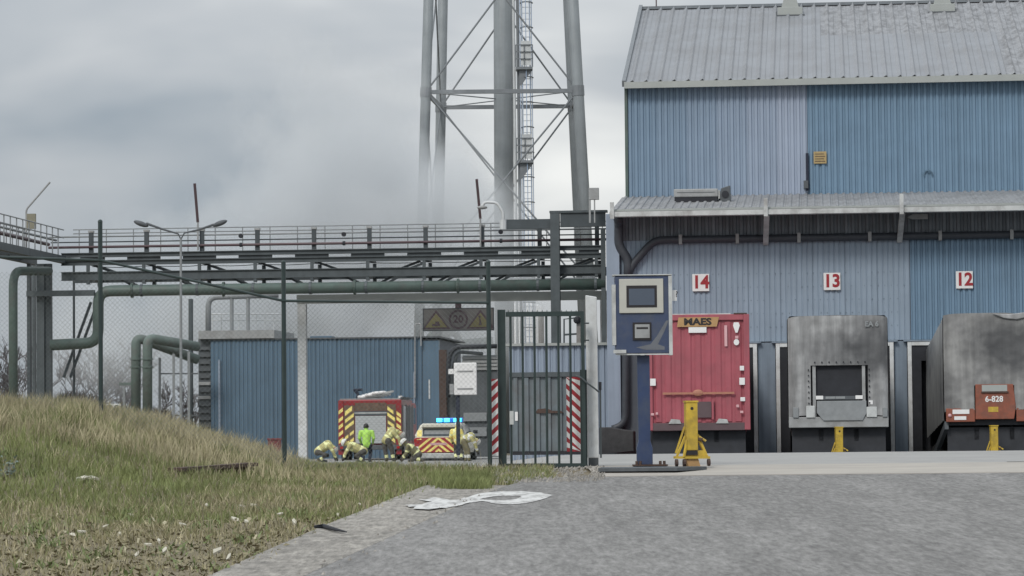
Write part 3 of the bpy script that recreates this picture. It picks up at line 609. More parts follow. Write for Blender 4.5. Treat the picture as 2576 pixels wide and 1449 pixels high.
# low pale shed joined to the warehouse corner and the steel skip in front of it
va = 1.2; a, b = F(1283, 1143, va), F(1540, 868, va)
sd = thing('shed', 'low pale blue corrugated shed left of the warehouse corner', 'shed', FM @ Matrix.Translation((a.x, va, 0.7)))
wv, hh = b.x - a.x, b.z - 0.7
box('wall', 0, wv, 0.06, 4, 0, hh - 0.02, m_core, sd)
me_s = sheet(0.55, hh, 3, 0.04, 0.5).mesh('sheet', m_shed); k = 0
while k * 0.555 < wv - 0.3: put('sheet', me_s, sd, (k * 0.555, 0.03, 0)); k += 1
box('roof', -0.1, wv + 0.1, -0.12, 4.1, hh, hh + 0.08, m_gutgrey, sd)
va = -7.0; a, b = F(1286, 1143, va), F(1474, 936, va)
sk = thing('steel_container', 'dark grey-green steel container behind the pedestrian gate', 'container', FM @ Matrix.Translation(((a.x + b.x) / 2, va, a.z - 0.02)))
hw, hh = (b.x - a.x) / 2, b.z - a.z
box('body', -hw, hw, 0.03, 2.3, 0.08, hh, m_contain, sk, bevel=0.02)
for k in range(7): box('rib', -hw + 0.08 + k * (2 * hw - 0.26) / 6, -hw + 0.2 + k * (2 * hw - 0.26) / 6, -0.03, 0.03, 0.1, hh - 0.1, m_contain, sk, bevel=0.01)
box('top_rail', -hw - 0.03, hw + 0.03, -0.06, 0.03, hh - 0.1, hh + 0.03, m_steel, sk); box('bottom_rail', -hw, hw, -0.05, 0.03, 0.0, 0.1, m_black, sk)
MB().prism([(-0.38, hh * .51), (0.42, hh * .51), (0.36, hh * .535), (0.1, hh * .54), (-0.05, hh * .57), (-0.3, hh * .56)], -0.05, 0.028).build('rust_patch', m_rust, sk)
box('label_plate', 0.72, 0.86, -0.05, -0.035, hh * .44, hh * .53, m_plate, sk); box('label_plate', -hw + 0.12, -hw + 0.2, -0.05, -0.035, hh * .42, hh * .53, m_plate, sk)

# ================================================================== pipe rack
VK, VB = 4.5, 6.1                             # front and back frames
rk = thing('pipe_rack', 'long dark steel pipe rack bridge with handrails crossing above the yard', 'pipe rack', FM @ Matrix.Translation((U(760, 900, VK), VK, 0)))
def K(b, name, mat, **k): b.xf(FM); return b.build(name, mat, rk, world=True, **k)
rz = lambda y, v=VK: Z(700, y, v)
ua, ub = U(155, 700, VK), U(1524, 700, VK)
rows = {'a': (rz(640.5), rz(629)), 'b': (rz(660.5), rz(648)), 'c': (rz(699), rz(677))}
for nm, (lo, hi) in rows.items():
    for v, dv in ((VK, 0.16), (VB, 0.16)) if nm == 'c' else ((VK, 0.16),):
        b = MB(); h = hi - lo
        b.box(ua, ub, v - 0.02, v + 0.02, lo, hi); b.box(ua, ub, v - dv / 2, v + dv / 2, hi - 0.025, hi); b.box(ua, ub, v - dv / 2, v + dv / 2, lo, lo + 0.025); K(b, 'beam', m_steel)
bays = [U(x, 640, VK) for x in (222, 362, 502, 642, 785, 925, 1067, 1210, 1355, 1500)]
lo, hi = rows['b'][1], rows['a'][0]
for i, u in enumerate(bays):                 # web plates leave slots half way along each bay
    nu = bays[i + 1] if i + 1 < len(bays) else ub; pu = bays[i - 1] if i else ua
    K(MB().box(u - (u - pu) * 0.30, u + (nu - u) * 0.30, VK - 0.012, VK + 0.012, lo - 0.004, hi + 0.004), 'web_plate', m_steeld)
    K(MB().box(u - 0.05, u + 0.05, VK - 0.075, VK + 0.01, rows['c'][1] - 0.003, rows['b'][0] + 0.003), 'post', m_steel)
    K(MB().box(u - 0.055, u + 0.055, VB - 0.08, VB + 0.05, rows['c'][1], rows['b'][0]), 'post', m_steeld)
    K(MB().box(u - 0.05, u + 0.05, VK - 0.07, VK + 0.07, rz(709), rows['c'][0] + 0.003), 'post', m_steel)
    K(MB().box(u - 0.055, u + 0.055, VB - 0.07, VB + 0.07, rz(709), rows['c'][0]), 'post', m_steeld)
    K(MB().box(u - 0.065, u + 0.065, VK + 0.35, VK + 0.5, rows['a'][1], rz(572)), 'pipe_support', m_steeld)
    K(MB().box(u - 0.085, u + 0.085, VK + 0.33, VK + 0.52, rz(576), rz(571)), 'cap', m_greymetal)
    K(MB().box(u - 0.06, u + 0.06, VK + 0.05, VB - 0.05, rows['b'][0] + 0.02, rows['b'][1] - 0.02), 'cross_member', m_steeld)
    K(MB().box(u - 0.06, u + 0.06, VK + 0.05, VB - 0.05, rows['c'][0] + 0.02, rows['c'][1] - 0.02), 'cross_member', m_steeld)
for i in range(len(bays) - 1):
    a, b_ = bays[i], bays[i + 1]
    if i < 5: p0, p1, p2, p3 = (a + 0.15, rows['b'][0]), (a + 0.75, rows['c'][1]), (a + 1.1, rows['c'][0]), (b_ - 0.15, rz(711))
    else: p0, p1, p2, p3 = (b_ - 0.15, rows['b'][0]), (b_ - 0.75, rows['c'][1]), (b_ - 1.1, rows['c'][0]), (a + 0.3, rz(711))
    sgn = 1 if i < 5 else -1
    for v in (VK + 0.25, VB - 0.25):
        K(MB().bar((p0[0], v, p0[1]), (p1[0] + sgn * .1, v, p1[1] - 0.05), 0.09, 0.07), 'brace', m_steeld)
        K(MB().bar((p2[0] - sgn * .2, v, p2[1] + 0.1), (p2[0] + sgn * .35, v, p3[1] - 0.05), 0.09, 0.07), 'brace', m_steeld)
# small pipes and handrails on top
for y, v, r, mt in ((613, VK + 0.3, 0.042, m_redpipe), (599, VK + 0.6, 0.02, m_steel), (586, VK + 0.42, 0.026, m_railg)):
    K(MB().tube([(ua - 0.5, v, rz(y)), (ub, v, rz(y))], r, 8), 'pipe', mt, smooth=True)
for y in (570, 580): K(MB().tube([(ua, VB, Z(700, y, VB)), (ub, VB, Z(700, y, VB))], 0.018, 6), 'handrail', m_railg)
u = ua + 0.2
while u < ub: K(MB().tube([(u, VB, rows['a'][1] - 0.02), (u, VB, Z(700, 570, VB))], 0.017, 6), 'stanchion', m_railg); u += 0.9
for x in (860, 1398, 1960 / 1.56, 600):
    u = U(x, 600, VK); K(MB().tube([(u, VK + 0.38, rz(590)), (u, VK + 0.46, rz(590))], 0.075, 10), 'flange', m_black); K(MB().tube([(u - .02, VK + .3, rz(613)), (u + 0.06, VK + .3, rz(613))], 0.07, 10), 'flange', m_black)
# right column with its header, left column group
zg = 0.6
cu = U(1397, 700, VK - 0.5)
for x0, x1, v in ((1386, 1409, VK - 0.4),):
    a, b_ = U(x0, 700, v), U(x1, 700, v); zt_ = Z(1397, 531, v); bb = MB(); bb.box(a, b_, v - 0.15, v - 0.12, zg, zt_); bb.box(a, b_, v + 0.12, v + 0.15, zg, zt_); bb.box((a + b_) / 2 - .02, (a + b_) / 2 + .02, v - 0.12, v + 0.12, zg, zt_); K(bb, 'column', m_steel)
v = VK - 0.4
K(MB().box(U(1410, 550, v), U(1523, 550, v), v - 0.1, v + 0.1, Z(1450, 571, v), Z(1450, 536, v)), 'header', m_steeld)
K(MB().box(U(1383, 530, v), U(1528, 530, v), v - 0.16, v + 0.16, Z(1450, 536, v) + .003, Z(1450, 530, v)), 'header_plate', m_steel)
K(MB().box(U(1271, 550, v), U(1385, 550, v), v - 0.1, v + 0.1, Z(1330, 576, v), Z(1330, 552, v)), 'header', m_steeld)
K(MB().box(U(1511, 550, v), U(1522, 550, v), v - 0.08, v + 0.08, zg, Z(1511, 575, v)), 'column', m_steel)
for x0, x1, v, mt in ((70, 78, VK - 0.3, m_steeld), (94, 113, VK - 0.2, m_steel), (115, 130, VK - 0.1, m_steeld), (83, 89, VB, m_steel)):
    a, b_ = U(x0, 800, v), U(x1, 800, v); K(MB().box(a, b_, v - 0.12, v + 0.12, zg, Z(100, 664, v)), 'column', mt)
v = VK - 0.45
K(MB().box(U(68, 737, v), U(238, 737, v), v - 0.1, v + 0.1, Z(150, 745, v), Z(150, 731, v)), 'cross_beam', m_steel)
for dx in (0, 17): K(MB().bar((U(229 + dx, 760, VB), VB, Z(229, 760, VB)), (U(160 + dx, 950, VB), VB, Z(160, 950, VB)), 0.08, 0.08), 'brace', m_steeld)
K(MB().tube([(U(182, 800, VB), VB + .2, zg), (U(182, 660, VB), VB + .2, Z(182, 650, VB))], 0.04, 6), 'pole', m_steeld)
# arm of the rack that comes towards the camera along the left edge
uA = U(118, 650, VK); vA0, vA1 = -7.5, VK
for du in (-0.55, 0.55):
    K(MB().box(uA + du - 0.08, uA + du + 0.08, vA0, vA1 + 0.6, Z(100, 664, VK), rows['a'][1] - 0.1), 'beam', m_steel)
    K(MB().tube([(uA + du, vA0, rz(570)), (uA + du, vA1, rz(570))], 0.02, 6), 'handrail', m_railg)
    K(MB().tube([(uA + du, vA0, rz(590)), (uA + du, vA1, rz(590))], 0.02, 6), 'handrail', m_railg)
    v = vA0
    while v < vA1: K(MB().tube([(uA + du, v, rows['a'][1] - 0.1), (uA + du, v, rz(570))], 0.02, 6), 'stanchion', m_railg); v += 0.75
for du, zz, r, mt in ((-0.25, 600, 0.05, m_steel), (0.05, 606, 0.06, m_redpipe), (0.3, 596, 0.04, m_railg)):
    K(MB().tube([(uA + du, vA0, rz(zz)), (uA + du, vA1, rz(zz))], r, 8), 'pipe', mt, smooth=True)
v = vA0
while v < vA1: K(MB().box(uA - 0.47, uA + 0.47, v - 0.06, v + 0.06, rows['a'][1] - 0.28, rows['a'][1] - 0.12), 'cross_member', m_steeld); v += 1.5
K(MB().box(U(69, 560, VK - 1.5), U(91, 560, VK - 1.5), VK - 1.6, VK - 1.5, Z(80, 576, VK - 1.5), Z(80, 538, VK - 1.5)), 'panel_box', M('faded_olive_panel', (0.21, 0.20, 0.15), 0.6, 0.15, 5))

# big green pipe slung under the rack and its down legs
pz = Z(900, 724, VK - 0.1); pr = 14.2 / FPX * 100
gpz = thing('green_pipe', 'fat green pipe slung below the rack with a bend down at its left end', 'pipe', FM @ Matrix.Translation((U(700, 900, VK - .1), VK - 0.1, pz - pr)))
def GPT(pts, r, name, mat, root): MB().tube([FM @ Vector(p) for p in pts], r, 14).build(name, mat, root, world=True, smooth=True)
vv = VK - 0.35
GPT(bend([(U(1522, 720, vv), vv, pz), (U(247, 727, vv), vv, pz), (U(247, 860, vv), vv, Z(247, 862, vv)), (U(128, 866, vv), vv, Z(130, 868, vv))], 0.42), pr, 'run', m_gpipe, gpz)
for i, u in enumerate(bays[1:]): MB().tube([FM @ Vector((u - 0.04, vv, pz)), FM @ Vector((u + 0.04, vv, pz))], pr + 0.02, 14).build('clamp', m_steel, gpz, world=True)
for x in (330, 333, 560, 563, 890, 893, 1150, 1153):
    MB().tube([FM @ Vector((U(x, 720, vv), vv, pz)), FM @ Vector((U(x + 2, 720, vv), vv, pz))], pr + 0.06, 16).build('flange', m_gpipe, gpz, world=True)
for kk in range(1):
    ct = MB()
    for i in range(len(bays) - 1):
        a_, b2 = bays[i], bays[i + 1]; pts = [(a_ + (b2 - a_) * t, VK + 0.55 + 0.12 * kk, rows['b'][0] - 0.02 - 0.03 * 4 * t * (1 - t) * random.uniform(.6, 1.3)) for t in (0, .25, .5, .75, 1)]; ct.tube(pts, 0.012, 5)
    K(ct, 'cable', m_black)
vl = 1.5; gl = thing('green_riser', 'tall green riser pipe with a bend at the top beside the left rack columns', 'pipe', FM @ Matrix.Translation((U(33, 980, vl), vl, 0.8)))
GPT(bend([(U(33, 900, vl), vl, 0.9), (U(33, 690, vl), vl, Z(33, 682, vl)), (U(33, 690, vl) + 0.5, vl + 2.6, Z(33, 682, vl) + 0.12)], 0.5), 11.5 / FPX * 97, 'riser', m_gpipe, gl)

# lamps on the rack and the street lamps
def lamp_mast(x, ybase, ytop, xtop, v, label):
    b0 = FM @ Vector((U(x, ybase, v), v, Z(x, ybase, v))); r_ = thing('lamp_mast', label, 'lamp', b0, 'slim lamp masts on the rack')
    dz = Z(x, ytop, v) - Z(x, ybase, v); dx = U(xtop, ytop, v) - U(x, ybase, v); mid = dz * 0.42
    MB().tube([(0, 0, 0), (0, 0, mid)], 0.028, 6).build('mast', m_greymetal, r_)
    MB().bar((0, 0, mid), (dx, 0.1, dz), 0.085, 0.06).build('lamp_tube', M('dark_maroon', (0.04, 0.02, 0.024), 0.5, 0.1), r_)
lamp_mast(498, 630, 461, 489, VK + 0.2, 'slim lamp mast with maroon tube above the twin street lamp')
lamp_mast(1209, 622, 450, 1199, VK + 0.2, 'slim lamp mast with maroon tube left of the gooseneck lamp')
v = VK - 1.0; b0 = FM @ Vector((U(66, 570, v), v, rows['a'][1])); r_ = thing('lamp_mast', 'bent grey lamp pole leaning right on the left arm of the rack', 'lamp', b0)
ptop = FM @ Vector((U(126, 460, v), v, Z(126, 458, v))); pmid = FM @ Vector((U(66, 528, v), v, Z(66, 527, v)))
MB().tube(bend([b0, pmid, ptop], 0.1), 0.03, 6).build('mast', m_greymetal, r_, world=True)
v = VK - 0.5; b0 = FM @ Vector((U(1266, 560, v), v, Z(1266, 570, v))); r_ = thing('gooseneck_lamp', 'pale gooseneck lamp curving left above the rack header', 'lamp', b0)
MB().tube(bend([FM @ Vector((U(x, y, v), v, Z(x, y, v))) for x, y in ((1266, 570), (1266, 535), (1250, 510), (1218, 508), (1213, 520))], 0.12), 0.045, 8).build('arm', m_pale, r_, world=True, smooth=True)
MB().ball(FM @ Vector((U(1213, 521, v), v, Z(1213, 522, v))), (0.17, 0.1, 0.06)).build('lamp_head', m_greymetal, r_, world=True)
MB().tube([FM @ Vector((U(1266, 570, v), v, Z(1266, 577, v))), FM @ Vector((U(1266, 555, v), v, Z(1266, 553, v)))], 0.11, 8).build('socket', m_pale, r_, world=True)
v = -1.5; b0 = FM @ Vector((U(455, 1095, v), v, G(-9, 94) - 0.1)); r_ = thing('street_lamp', 'pale street lamp pole with two drooping lamp heads in front of the rack', 'street lamp', b0)
def S(x, y): return FM @ Vector((U(x, y, v), v, Z(x, y, v)))
MB().tube([b0, S(455, 600)], [0.05, 0.035], 8).build('pole', m_railg, r_, world=True)
for sx_, pts, hd in ((1, ((455, 602), (448, 588), (410, 577), (368, 562)), (355, 563)), (-1, ((455, 602), (464, 586), (500, 578), (538, 565)), (553, 562))):
    MB().tube([S(*p) for p in pts], [0.02, 0.025, 0.03, 0.04], 6).build('arm', m_dgrey, r_, world=True)
    h = MB(); c = S(*hd); h.ball((0, 0, 0), (0.24, 0.1, 0.08), 10, 6); h.xf(Matrix.Translation(c) @ Matrix.Rotation(R(20 * sx_), 4, 'Y')); h.build('lamp_head', m_dgrey, r_, world=True, smooth=True)

# floodlight box at the warehouse corner
v = 3.2; a, b_ = F(1481, 512, v), F(1506, 472, v)
fb = thing('floodlight', 'square grey floodlight box left of the canopy corner', 'floodlight', FM @ Matrix.Translation(((a.x + b_.x) / 2, v, a.z)))
hw, hh = (b_.x - a.x) / 2, b_.z - a.z
box('housing', -hw, hw, 0, 0.15, 0.12, hh, m_greymetal, fb, bevel=0.01); MB().box(-hw, -hw + 0.06, 0.02, 0.1, -0.6, 0.118).box(0.0, 0.04, 0.02, 0.08, -0.6, 0.118).build('bracket', m_greymetal, fb)

# ================================================================== height portal with the speed sign
VP = 7.0
pt = thing('height_portal', 'pale grey steel height-limit portal beam on slim posts over the yard road', 'portal', FM @ Matrix.Translation((U(760, 1140, VP), VP, 0.62)))
def KP(b, name, mat, **k): b.xf(FM); return b.build(name, mat, pt, world=True, **k)
for x0, x1 in ((751, 772), (1512, 1530)):
    a, b_ = U(x0, 950, VP), U(x1, 950, VP); bb = MB(); bb.box(a, b_, VP - 0.14, VP - 0.11, 0.6, Z(760, 765, VP)); bb.box(a, b_, VP + 0.11, VP + 0.14, 0.6, Z(760, 765, VP)); bb.box((a + b_) / 2 - .015, (a + b_) / 2 + .015, VP - 0.11, VP + .11, 0.6, Z(760, 765, VP)); KP(bb, 'post', m_white)
KP(MB().box(U(748, 755, VP), U(1532, 755, VP), VP - 0.14, VP + 0.14, Z(760, 764, VP), Z(760, 742, VP)), 'beam', m_gutgrey)
v = VP - 0.2; a, b_ = F(1066, 831, v), F(1240, 776, v)
sg = thing('speed_sign', 'faded hanging sign with 20 speed limit circle between two warning triangles', 'sign', FM @ Matrix.Translation(((a.x + b_.x) / 2, v, a.z)))
hw, hh = (b_.x - a.x) / 2, b_.z - a.z
box('board', -hw, hw, 0, 0.05, 0, hh, m_signgrey, sg); MB().box(-hw, hw, -.012, 0.062, -0.03, 0.0).box(-hw, hw, -.012, 0.062, hh, hh + 0.03).box(-hw - .03, -hw, -.012, .062, -.03, hh + .03).box(hw, hw + .03, -.012, .062, -.03, hh + .03).build('rim', m_dgrey, sg)
box('hanger', -0.1, 0.1, 0.01, 0.04, hh + 0.03, hh + 0.2, m_signmar, sg)
for cx_, ic in ((-hw * 0.64, 0), (hw * 0.64, 1)):
    t = MB(); t.prism([(cx_ - 0.46, 0.04), (cx_ + 0.46, 0.04), (cx_, hh - 0.03)], -0.004, 0.0); t.build('triangle_border', m_signmar, sg)
    t = MB(); t.prism([(cx_ - 0.36, 0.09), (cx_ + 0.36, 0.09), (cx_, hh - 0.13)], -0.008, -0.0041); t.build('triangle', m_signyel, sg)
    t = MB()
    if ic == 0: t.box(cx_ - 0.13, cx_ + 0.13, -0.011, -0.0085, 0.13, 0.2).box(cx_ - 0.03, cx_ + 0.1, -0.011, -0.0085, 0.201, 0.28)
    else: t.bar((cx_ + 0.02, -0.01, 0.14), (cx_ - 0.03, -0.01, 0.38), 0.05, 0.003, (0, 1, 0)).bar((cx_ - 0.05, -0.0098, 0.14), (cx_ - 0.0, -0.0098, 0.3), 0.035, 0.003, (0, 1, 0)).ball((cx_ - 0.03, -0.009, 0.42), (0.04, 0.003, 0.04))
    t.build('pictogram', m_signmar, sg)
c = MB(); n = 28; ro, ri = hh * 0.46, hh * 0.37
c.add([(r_ * math.cos(2 * math.pi * k / n), -0.006, hh / 2 + r_ * math.sin(2 * math.pi * k / n)) for r_ in (ro, ri) for k in range(n)], [(k, (k + 1) % n, n + (k + 1) % n, n + k) for k in range(n)]); c.build('ring', m_signmar, sg)
text('20', hh * 0.36, m_signmar, sg, 0, -0.008, hh / 2, bold=0.04)

# ================================================================== water tower
TD0, TD1 = 155.0, 162.5
tw = thing('water_tower', 'pale grey water tower legs with thick central riser and cross bracing', 'water tower', Matrix.Translation(P(1268, 1100, (TD0 + TD1) / 2)))
def T(b, name, mat, **k): return b.build(name, mat, tw, world=True, **k)
def legline(x0, y0, x1, y1, D):           # straight leg through two pixels, prolonged up and down
    a, b_ = P(x0, y0, D), P(x1, y1, D); d = (a - b_) / (a.z - b_.z)
    return b_ + d * (0.5 - b_.z), b_ + d * (36 - b_.z)
legs = {'A': (legline(1078, 0, 1062, 560, TD0), 0.25), 'D1': (legline(1441, 0, 1470, 506, TD0), 0.28), 'B': (legline(1114, 0, 1104, 560, TD1), 0.26), 'D2': (legline(1429, 0, 1453, 506, TD1), 0.26)}
for k, ((a, b_), r_) in legs.items(): T(MB().tube([a, b_], r_, 14), 'leg', m_tower, smooth=True)
def on(k, z):
    a, b_ = legs[k][0]; return a.lerp(b_, (z - a.z) / (b_.z - a.z))
cbot, ctop = P(1270, 1075, 158.7), P(1266, 0, 158.7); d = (ctop - cbot) / (ctop.z - cbot.z)
RA, RB = cbot + d * (0.5 - cbot.z), cbot + d * (36 - cbot.z)
T(MB().tube([RA, RB], 0.49, 18), 'riser', m_tower, smooth=True)
zj = P(1260, 230, TD0).z; ph = 9.3
for z in (zj - ph, zj, zj + ph):
    for p_, q_ in (('A', 'D1'), ('B', 'D2'), ('A', 'B'), ('D1', 'D2')):
        T(MB().bar(on(p_, z), on(q_, z), 0.15, 0.2), 'strut', m_towerd)
    for p_, q_ in (('A', 'D2'), ('B', 'D1')): T(MB().tube([on(p_, z), on(q_, z)], 0.03, 6), 'tie_rod', m_towerd)
    for p_ in legs: T(MB().tube([on(p_, z - 0.25), on(p_, z + 0.25)], legs[p_][1] + 0.03, 12), 'collar', m_towerd)
for z in (zj - ph, zj):
    for p_, q_ in (('A', 'D1'), ('B', 'D2'), ('A', 'B'), ('D1', 'D2')):
        T(MB().tube([on(p_, z), on(q_, z + ph)], 0.045, 6), 'tie_rod', m_towerd); T(MB().tube([on(q_, z), on(p_, z + ph)], 0.045, 6), 'tie_rod', m_towerd)
# tank far above the picture
tk = MB(); c = (RA + RB) / 2; prof = [(0.5, 35.2), (3.0, 36.0), (5.2, 38.0), (5.6, 41.0), (5.2, 44.0), (3.0, 46.2), (0.2, 47.0)]; n = 24
tk.add([(c.x + r_ * math.cos(2 * math.pi * j / n), c.y + r_ * math.sin(2 * math.pi * j / n), z) for r_, z in prof for j in range(n)], [(i * n + j, i * n + (j + 1) % n, (i + 1) * n + (j + 1) % n, (i + 1) * n + j) for i in range(len(prof) - 1) for j in range(n)])
T(tk, 'tank', m_tower, smooth=True)
# caged ladder beside the riser
LD = 157.6
ld = thing('caged_ladder', 'pale caged ladder with landings climbing beside the tower riser', 'ladder', Matrix.Translation(P(1318, 1075, LD)))
def LQ(b, name, mat, **k): return b.build(name, mat, ld, world=True, **k)
def lx(x, z): return P(x, 300, LD).x + (z - 16) * 0.0
xa, xb = P(1297, 300, LD).x, P(1307, 300, LD).x; xc, xd = P(1316, 300, LD).x, P(1338, 300, LD).x
LQ(MB().tube([(xa, LD, 0.6), (xa - 0.08, LD, 34)], 0.07, 8), 'cable_pipe', m_pale); LQ(MB().tube([(xb, LD, 0.6), (xb - 0.08, LD, 34)], 0.075, 8), 'cable_pipe', m_towerd)
for x in (xc, xd): LQ(MB().bar((x, LD, 0.8), (x - 0.08, LD, 34), 0.05, 0.07), 'stringer', m_pale)
lp = [P(1318, 406, LD).z, P(1318, 172, LD).z]
z = 1.2; rg = MB()
while z < 34: rg.tube([(xc, LD, z), (xd, LD, z)], 0.02, 5); z += 0.3
LQ(rg, 'rungs', m_pale)
z = 3.0; cnt = 0; cage = MB()
while z < 33:
    hoop = [((xc + xd) / 2 + 0.3 * math.cos(a), LD - 0.55 * math.sin(a) - 0.02, z) for a in np.linspace(0, math.pi, 9)]
    LQ(MB().tube(hoop, 0.035, 5), 'cage_hoop', m_towerd); z += 1.25
for a in np.linspace(0.25, math.pi - 0.25, 5): LQ(MB().tube([((xc + xd) / 2 + 0.3 * math.cos(a), LD - 0.55 * math.sin(a) - 0.02, 3.0), ((xc + xd) / 2 + 0.3 * math.cos(a) - 0.08, LD - 0.55 * math.sin(a) - .02, 33)], 0.022, 5), 'cage_strap', m_palebl)
for z in lp:
    pf = MB(); x0, x1 = P(1299, 300, LD).x, P(1341, 300, LD).x
    pf.box(x0, x1, LD - 0.7, LD + 0.3, z - 0.12, z); pf.prism([(xb, z - 0.9), (xb + 0.1, z - 0.9), (x1, z - 0.12), (xb, z - 0.12)], LD - 0.5, LD - 0.42); pl_ = LQ(pf, 'landing', m_towerd)
    rl = MB()
    for zz in (0.4, 0.75, 1.1): rl.bar((x0, LD - 0.7, z + zz), (x1, LD - 0.7, z + zz), 0.05)
    for x in (x0, (x0 + x1) / 2, x1): rl.bar((x, LD - 0.7, z), (x, LD - 0.7, z + 1.1), 0.05)
    LQ(rl, 'guard_rail', m_towerd); LQ(MB().box(x0 + 0.25, x1 - 0.08, LD - 0.66, LD - 0.64, z + 0.08, z + 1.3), 'mesh_screen', m_pale)

# ================================================================== blue plant room behind the fence
BV = 36.0                                       # metres behind the dock wall
a, b_ = F(531, 1145, BV), F(1062, 852, BV); zb = 0.45
br = thing('blue_building', 'dark blue corrugated plant building behind the fire engine', 'building', FM @ Matrix.Translation((a.x, BV, zb)))
wv, hh = b_.x - a.x, Z(800, 853, BV) - zb
box('wall', 0.05, wv + 0.6, 0.08, 9, 0, hh - 0.05, m_core, br)
nsh = 10; w = wv / nsh; me_s = sheet(w - 0.01, hh, 5, 0.035, 0.5).mesh('sheet', m_bluebox)
for k in range(nsh): put('sheet', me_s, br, (k * w, 0.03, 0))
ew = U(1104, 1000, BV) - b_.x
box('corner_panel', wv + 0.01, wv + ew, 0.06, 0.5, 0, hh - 0.12, m_bluebox, br); box('handle', wv + 0.25, wv + 0.31, 0.02, 0.058, hh * .5, hh * .66, m_pale, br)
box('roof', -0.1, wv + ew + 0.1, -0.08, 9.1, hh, hh + 0.06, m_dgrey, br)
MB().tube([(U(553, 990, BV) - a.x, -0.1, 0.3), (U(553, 990, BV) - a.x, -0.1, Z(553, 905, BV) - zb)], 0.05, 8).build('downpipe', m_shed, br)
MB().tube([(U(1043, 990, BV) - a.x, -0.1, 0.3), (U(1043, 990, BV) - a.x, -0.1, hh * 0.72)], 0.04, 8).build('downpipe', m_shed, br)
# louvred grey end bay on the left and the flat roof slab above it
lx0 = U(497, 950, BV) - a.x
box('end_bay', lx0, -0.004, 0.2, 6, 0, hh + 0.1, m_dgrey, br)
for k in range(16):
    zz = 0.3 + k * (hh - 0.4) / 16
    box('louvre', lx0 + 0.02, -0.03, 0.1, 0.198, zz, zz + 0.13, m_greymetal if k in (8, 10) else m_dgrey, br)
q0, q1 = F(500, 850, BV - .1), F(690, 830, BV - .1)
box('roof_slab', q0.x - a.x, q1.x - a.x, -0.15, 5, hh + 0.061, q1.z - zb, m_greymetal, br)
q0, q1 = F(778, 852, BV), F(832, 846, BV); box('roof_hatch', q0.x - a.x, q1.x - a.x, 0.2, 1.2, hh + 0.061, q1.z - zb + 0.02, m_bluebox, br)
# arch of vent pipes on the roof
vn = thing('vent_pipes', 'pale arch of vent pipes rising from the blue building roof slab', 'pipe', FM @ Matrix.Translation((U(560, 830, BV + 1), BV + 1, hh + zb)))
def VQ(x, y, dv=1.0): return FM @ Vector((U(x, y, BV + dv), BV + dv, Z(x, y, BV + dv)))
MB().tube(bend([VQ(524, 832), VQ(524, 748), VQ(700, 742)], 0.4), 0.12, 10).build('arch_pipe', m_railg, vn, world=True, smooth=True)
for x in (583, 624): MB().tube([VQ(x, 832), VQ(x, 750)], 0.08, 8).build('upright', m_railg, vn, world=True)
for y in (790, 806): MB().tube([VQ(524, y, 2), VQ(720, y, 2)], 0.025, 6).build('handrail', m_pale, vn, world=True)
for x in range(535, 720, 22): MB().tube([VQ(x, 832, 2), VQ(x, 790, 2)], 0.022, 5).build('stanchion', m_pale, vn, world=True)
st = thing('flue', 'slim grey flue pole left of the vent pipe arch', 'flue', FM @ Matrix.Translation((U(480, 860, BV + .5), BV + .5, 0.5)))
MB().tube([VQ(480, 1100, .5), VQ(480, 752, .5)], 0.1, 8).build('flue', m_steel, st, world=True)
up = thing('vent_loop', 'thin upside-down U vent pipe at the right end of the blue building', 'pipe', FM @ Matrix.Translation((U(1051, 850, BV), BV - .1, hh + zb)))
MB().tube(bend([VQ(1044, 1000, -.15), VQ(1044, 814, -.15), VQ(1059, 814, -.15), VQ(1059, 870, -.15)], 0.12), 0.03, 6).build('loop', m_greymetal, up, world=True)

# pair of pale green pipes left of the blue building
GV = 33.0
def GQ(x, y, v=GV): return FM @ Vector((U(x, y, v), v, Z(x, y, v)))
for x, yt, xe, ye, lab in ((342, 848, 498, 905, 'left pale green pipe with high bend running to the blue building'), (371, 850, 498, 872, 'right pale green pipe with lower bend running to the blue building')):
    t_ = thing('bent_pipe', lab, 'pipe', Matrix.Translation(GQ(x, 1048)), 'pair of pale green pipes')
    dv = 0 if x < 360 else -0.8
    MB().tube(bend([GQ(x, 1048, GV + dv), GQ(x, yt, GV + dv), GQ(xe, ye, GV + 1.5 + dv)], 0.34), 0.2, 14).build('pipe', m_gpipel, t_, world=True, smooth=True)
    for yf in (905, 925): MB().tube([GQ(x, yf, GV + dv), GQ(x, yf - 3, GV + dv)], 0.25, 14).build('flange', m_gpipel, t_, world=True)
    MB().tube([GQ(x, 1050, GV + dv), GQ(x, 1040, GV + dv)], 0.3, 14).build('base_flange', m_gpipel, t_, world=True)
pfm = thing('pipe_trestle', 'thin grey trestle of posts and rails beneath the green pipes', 'trestle', Matrix.Translation(GQ(440, 1090)))
for x, yt in ((402, 900), (437, 890), (475, 885)): MB().bar(GQ(x, 1085), GQ(x, yt), 0.1).build('post', m_railg, pfm, world=True)
for y in (940, 1045): MB().bar(GQ(402, y), GQ(498, y), 0.06).build('rail', m_dgrey, pfm, world=True)
MB().bar(GQ(312, 1040), GQ(312, 968), 0.1).build('post', m_railg, pfm, world=True); MB().bar(GQ(300, 966), GQ(340, 966), 0.12).build('rail', m_gpipel, pfm, world=True)
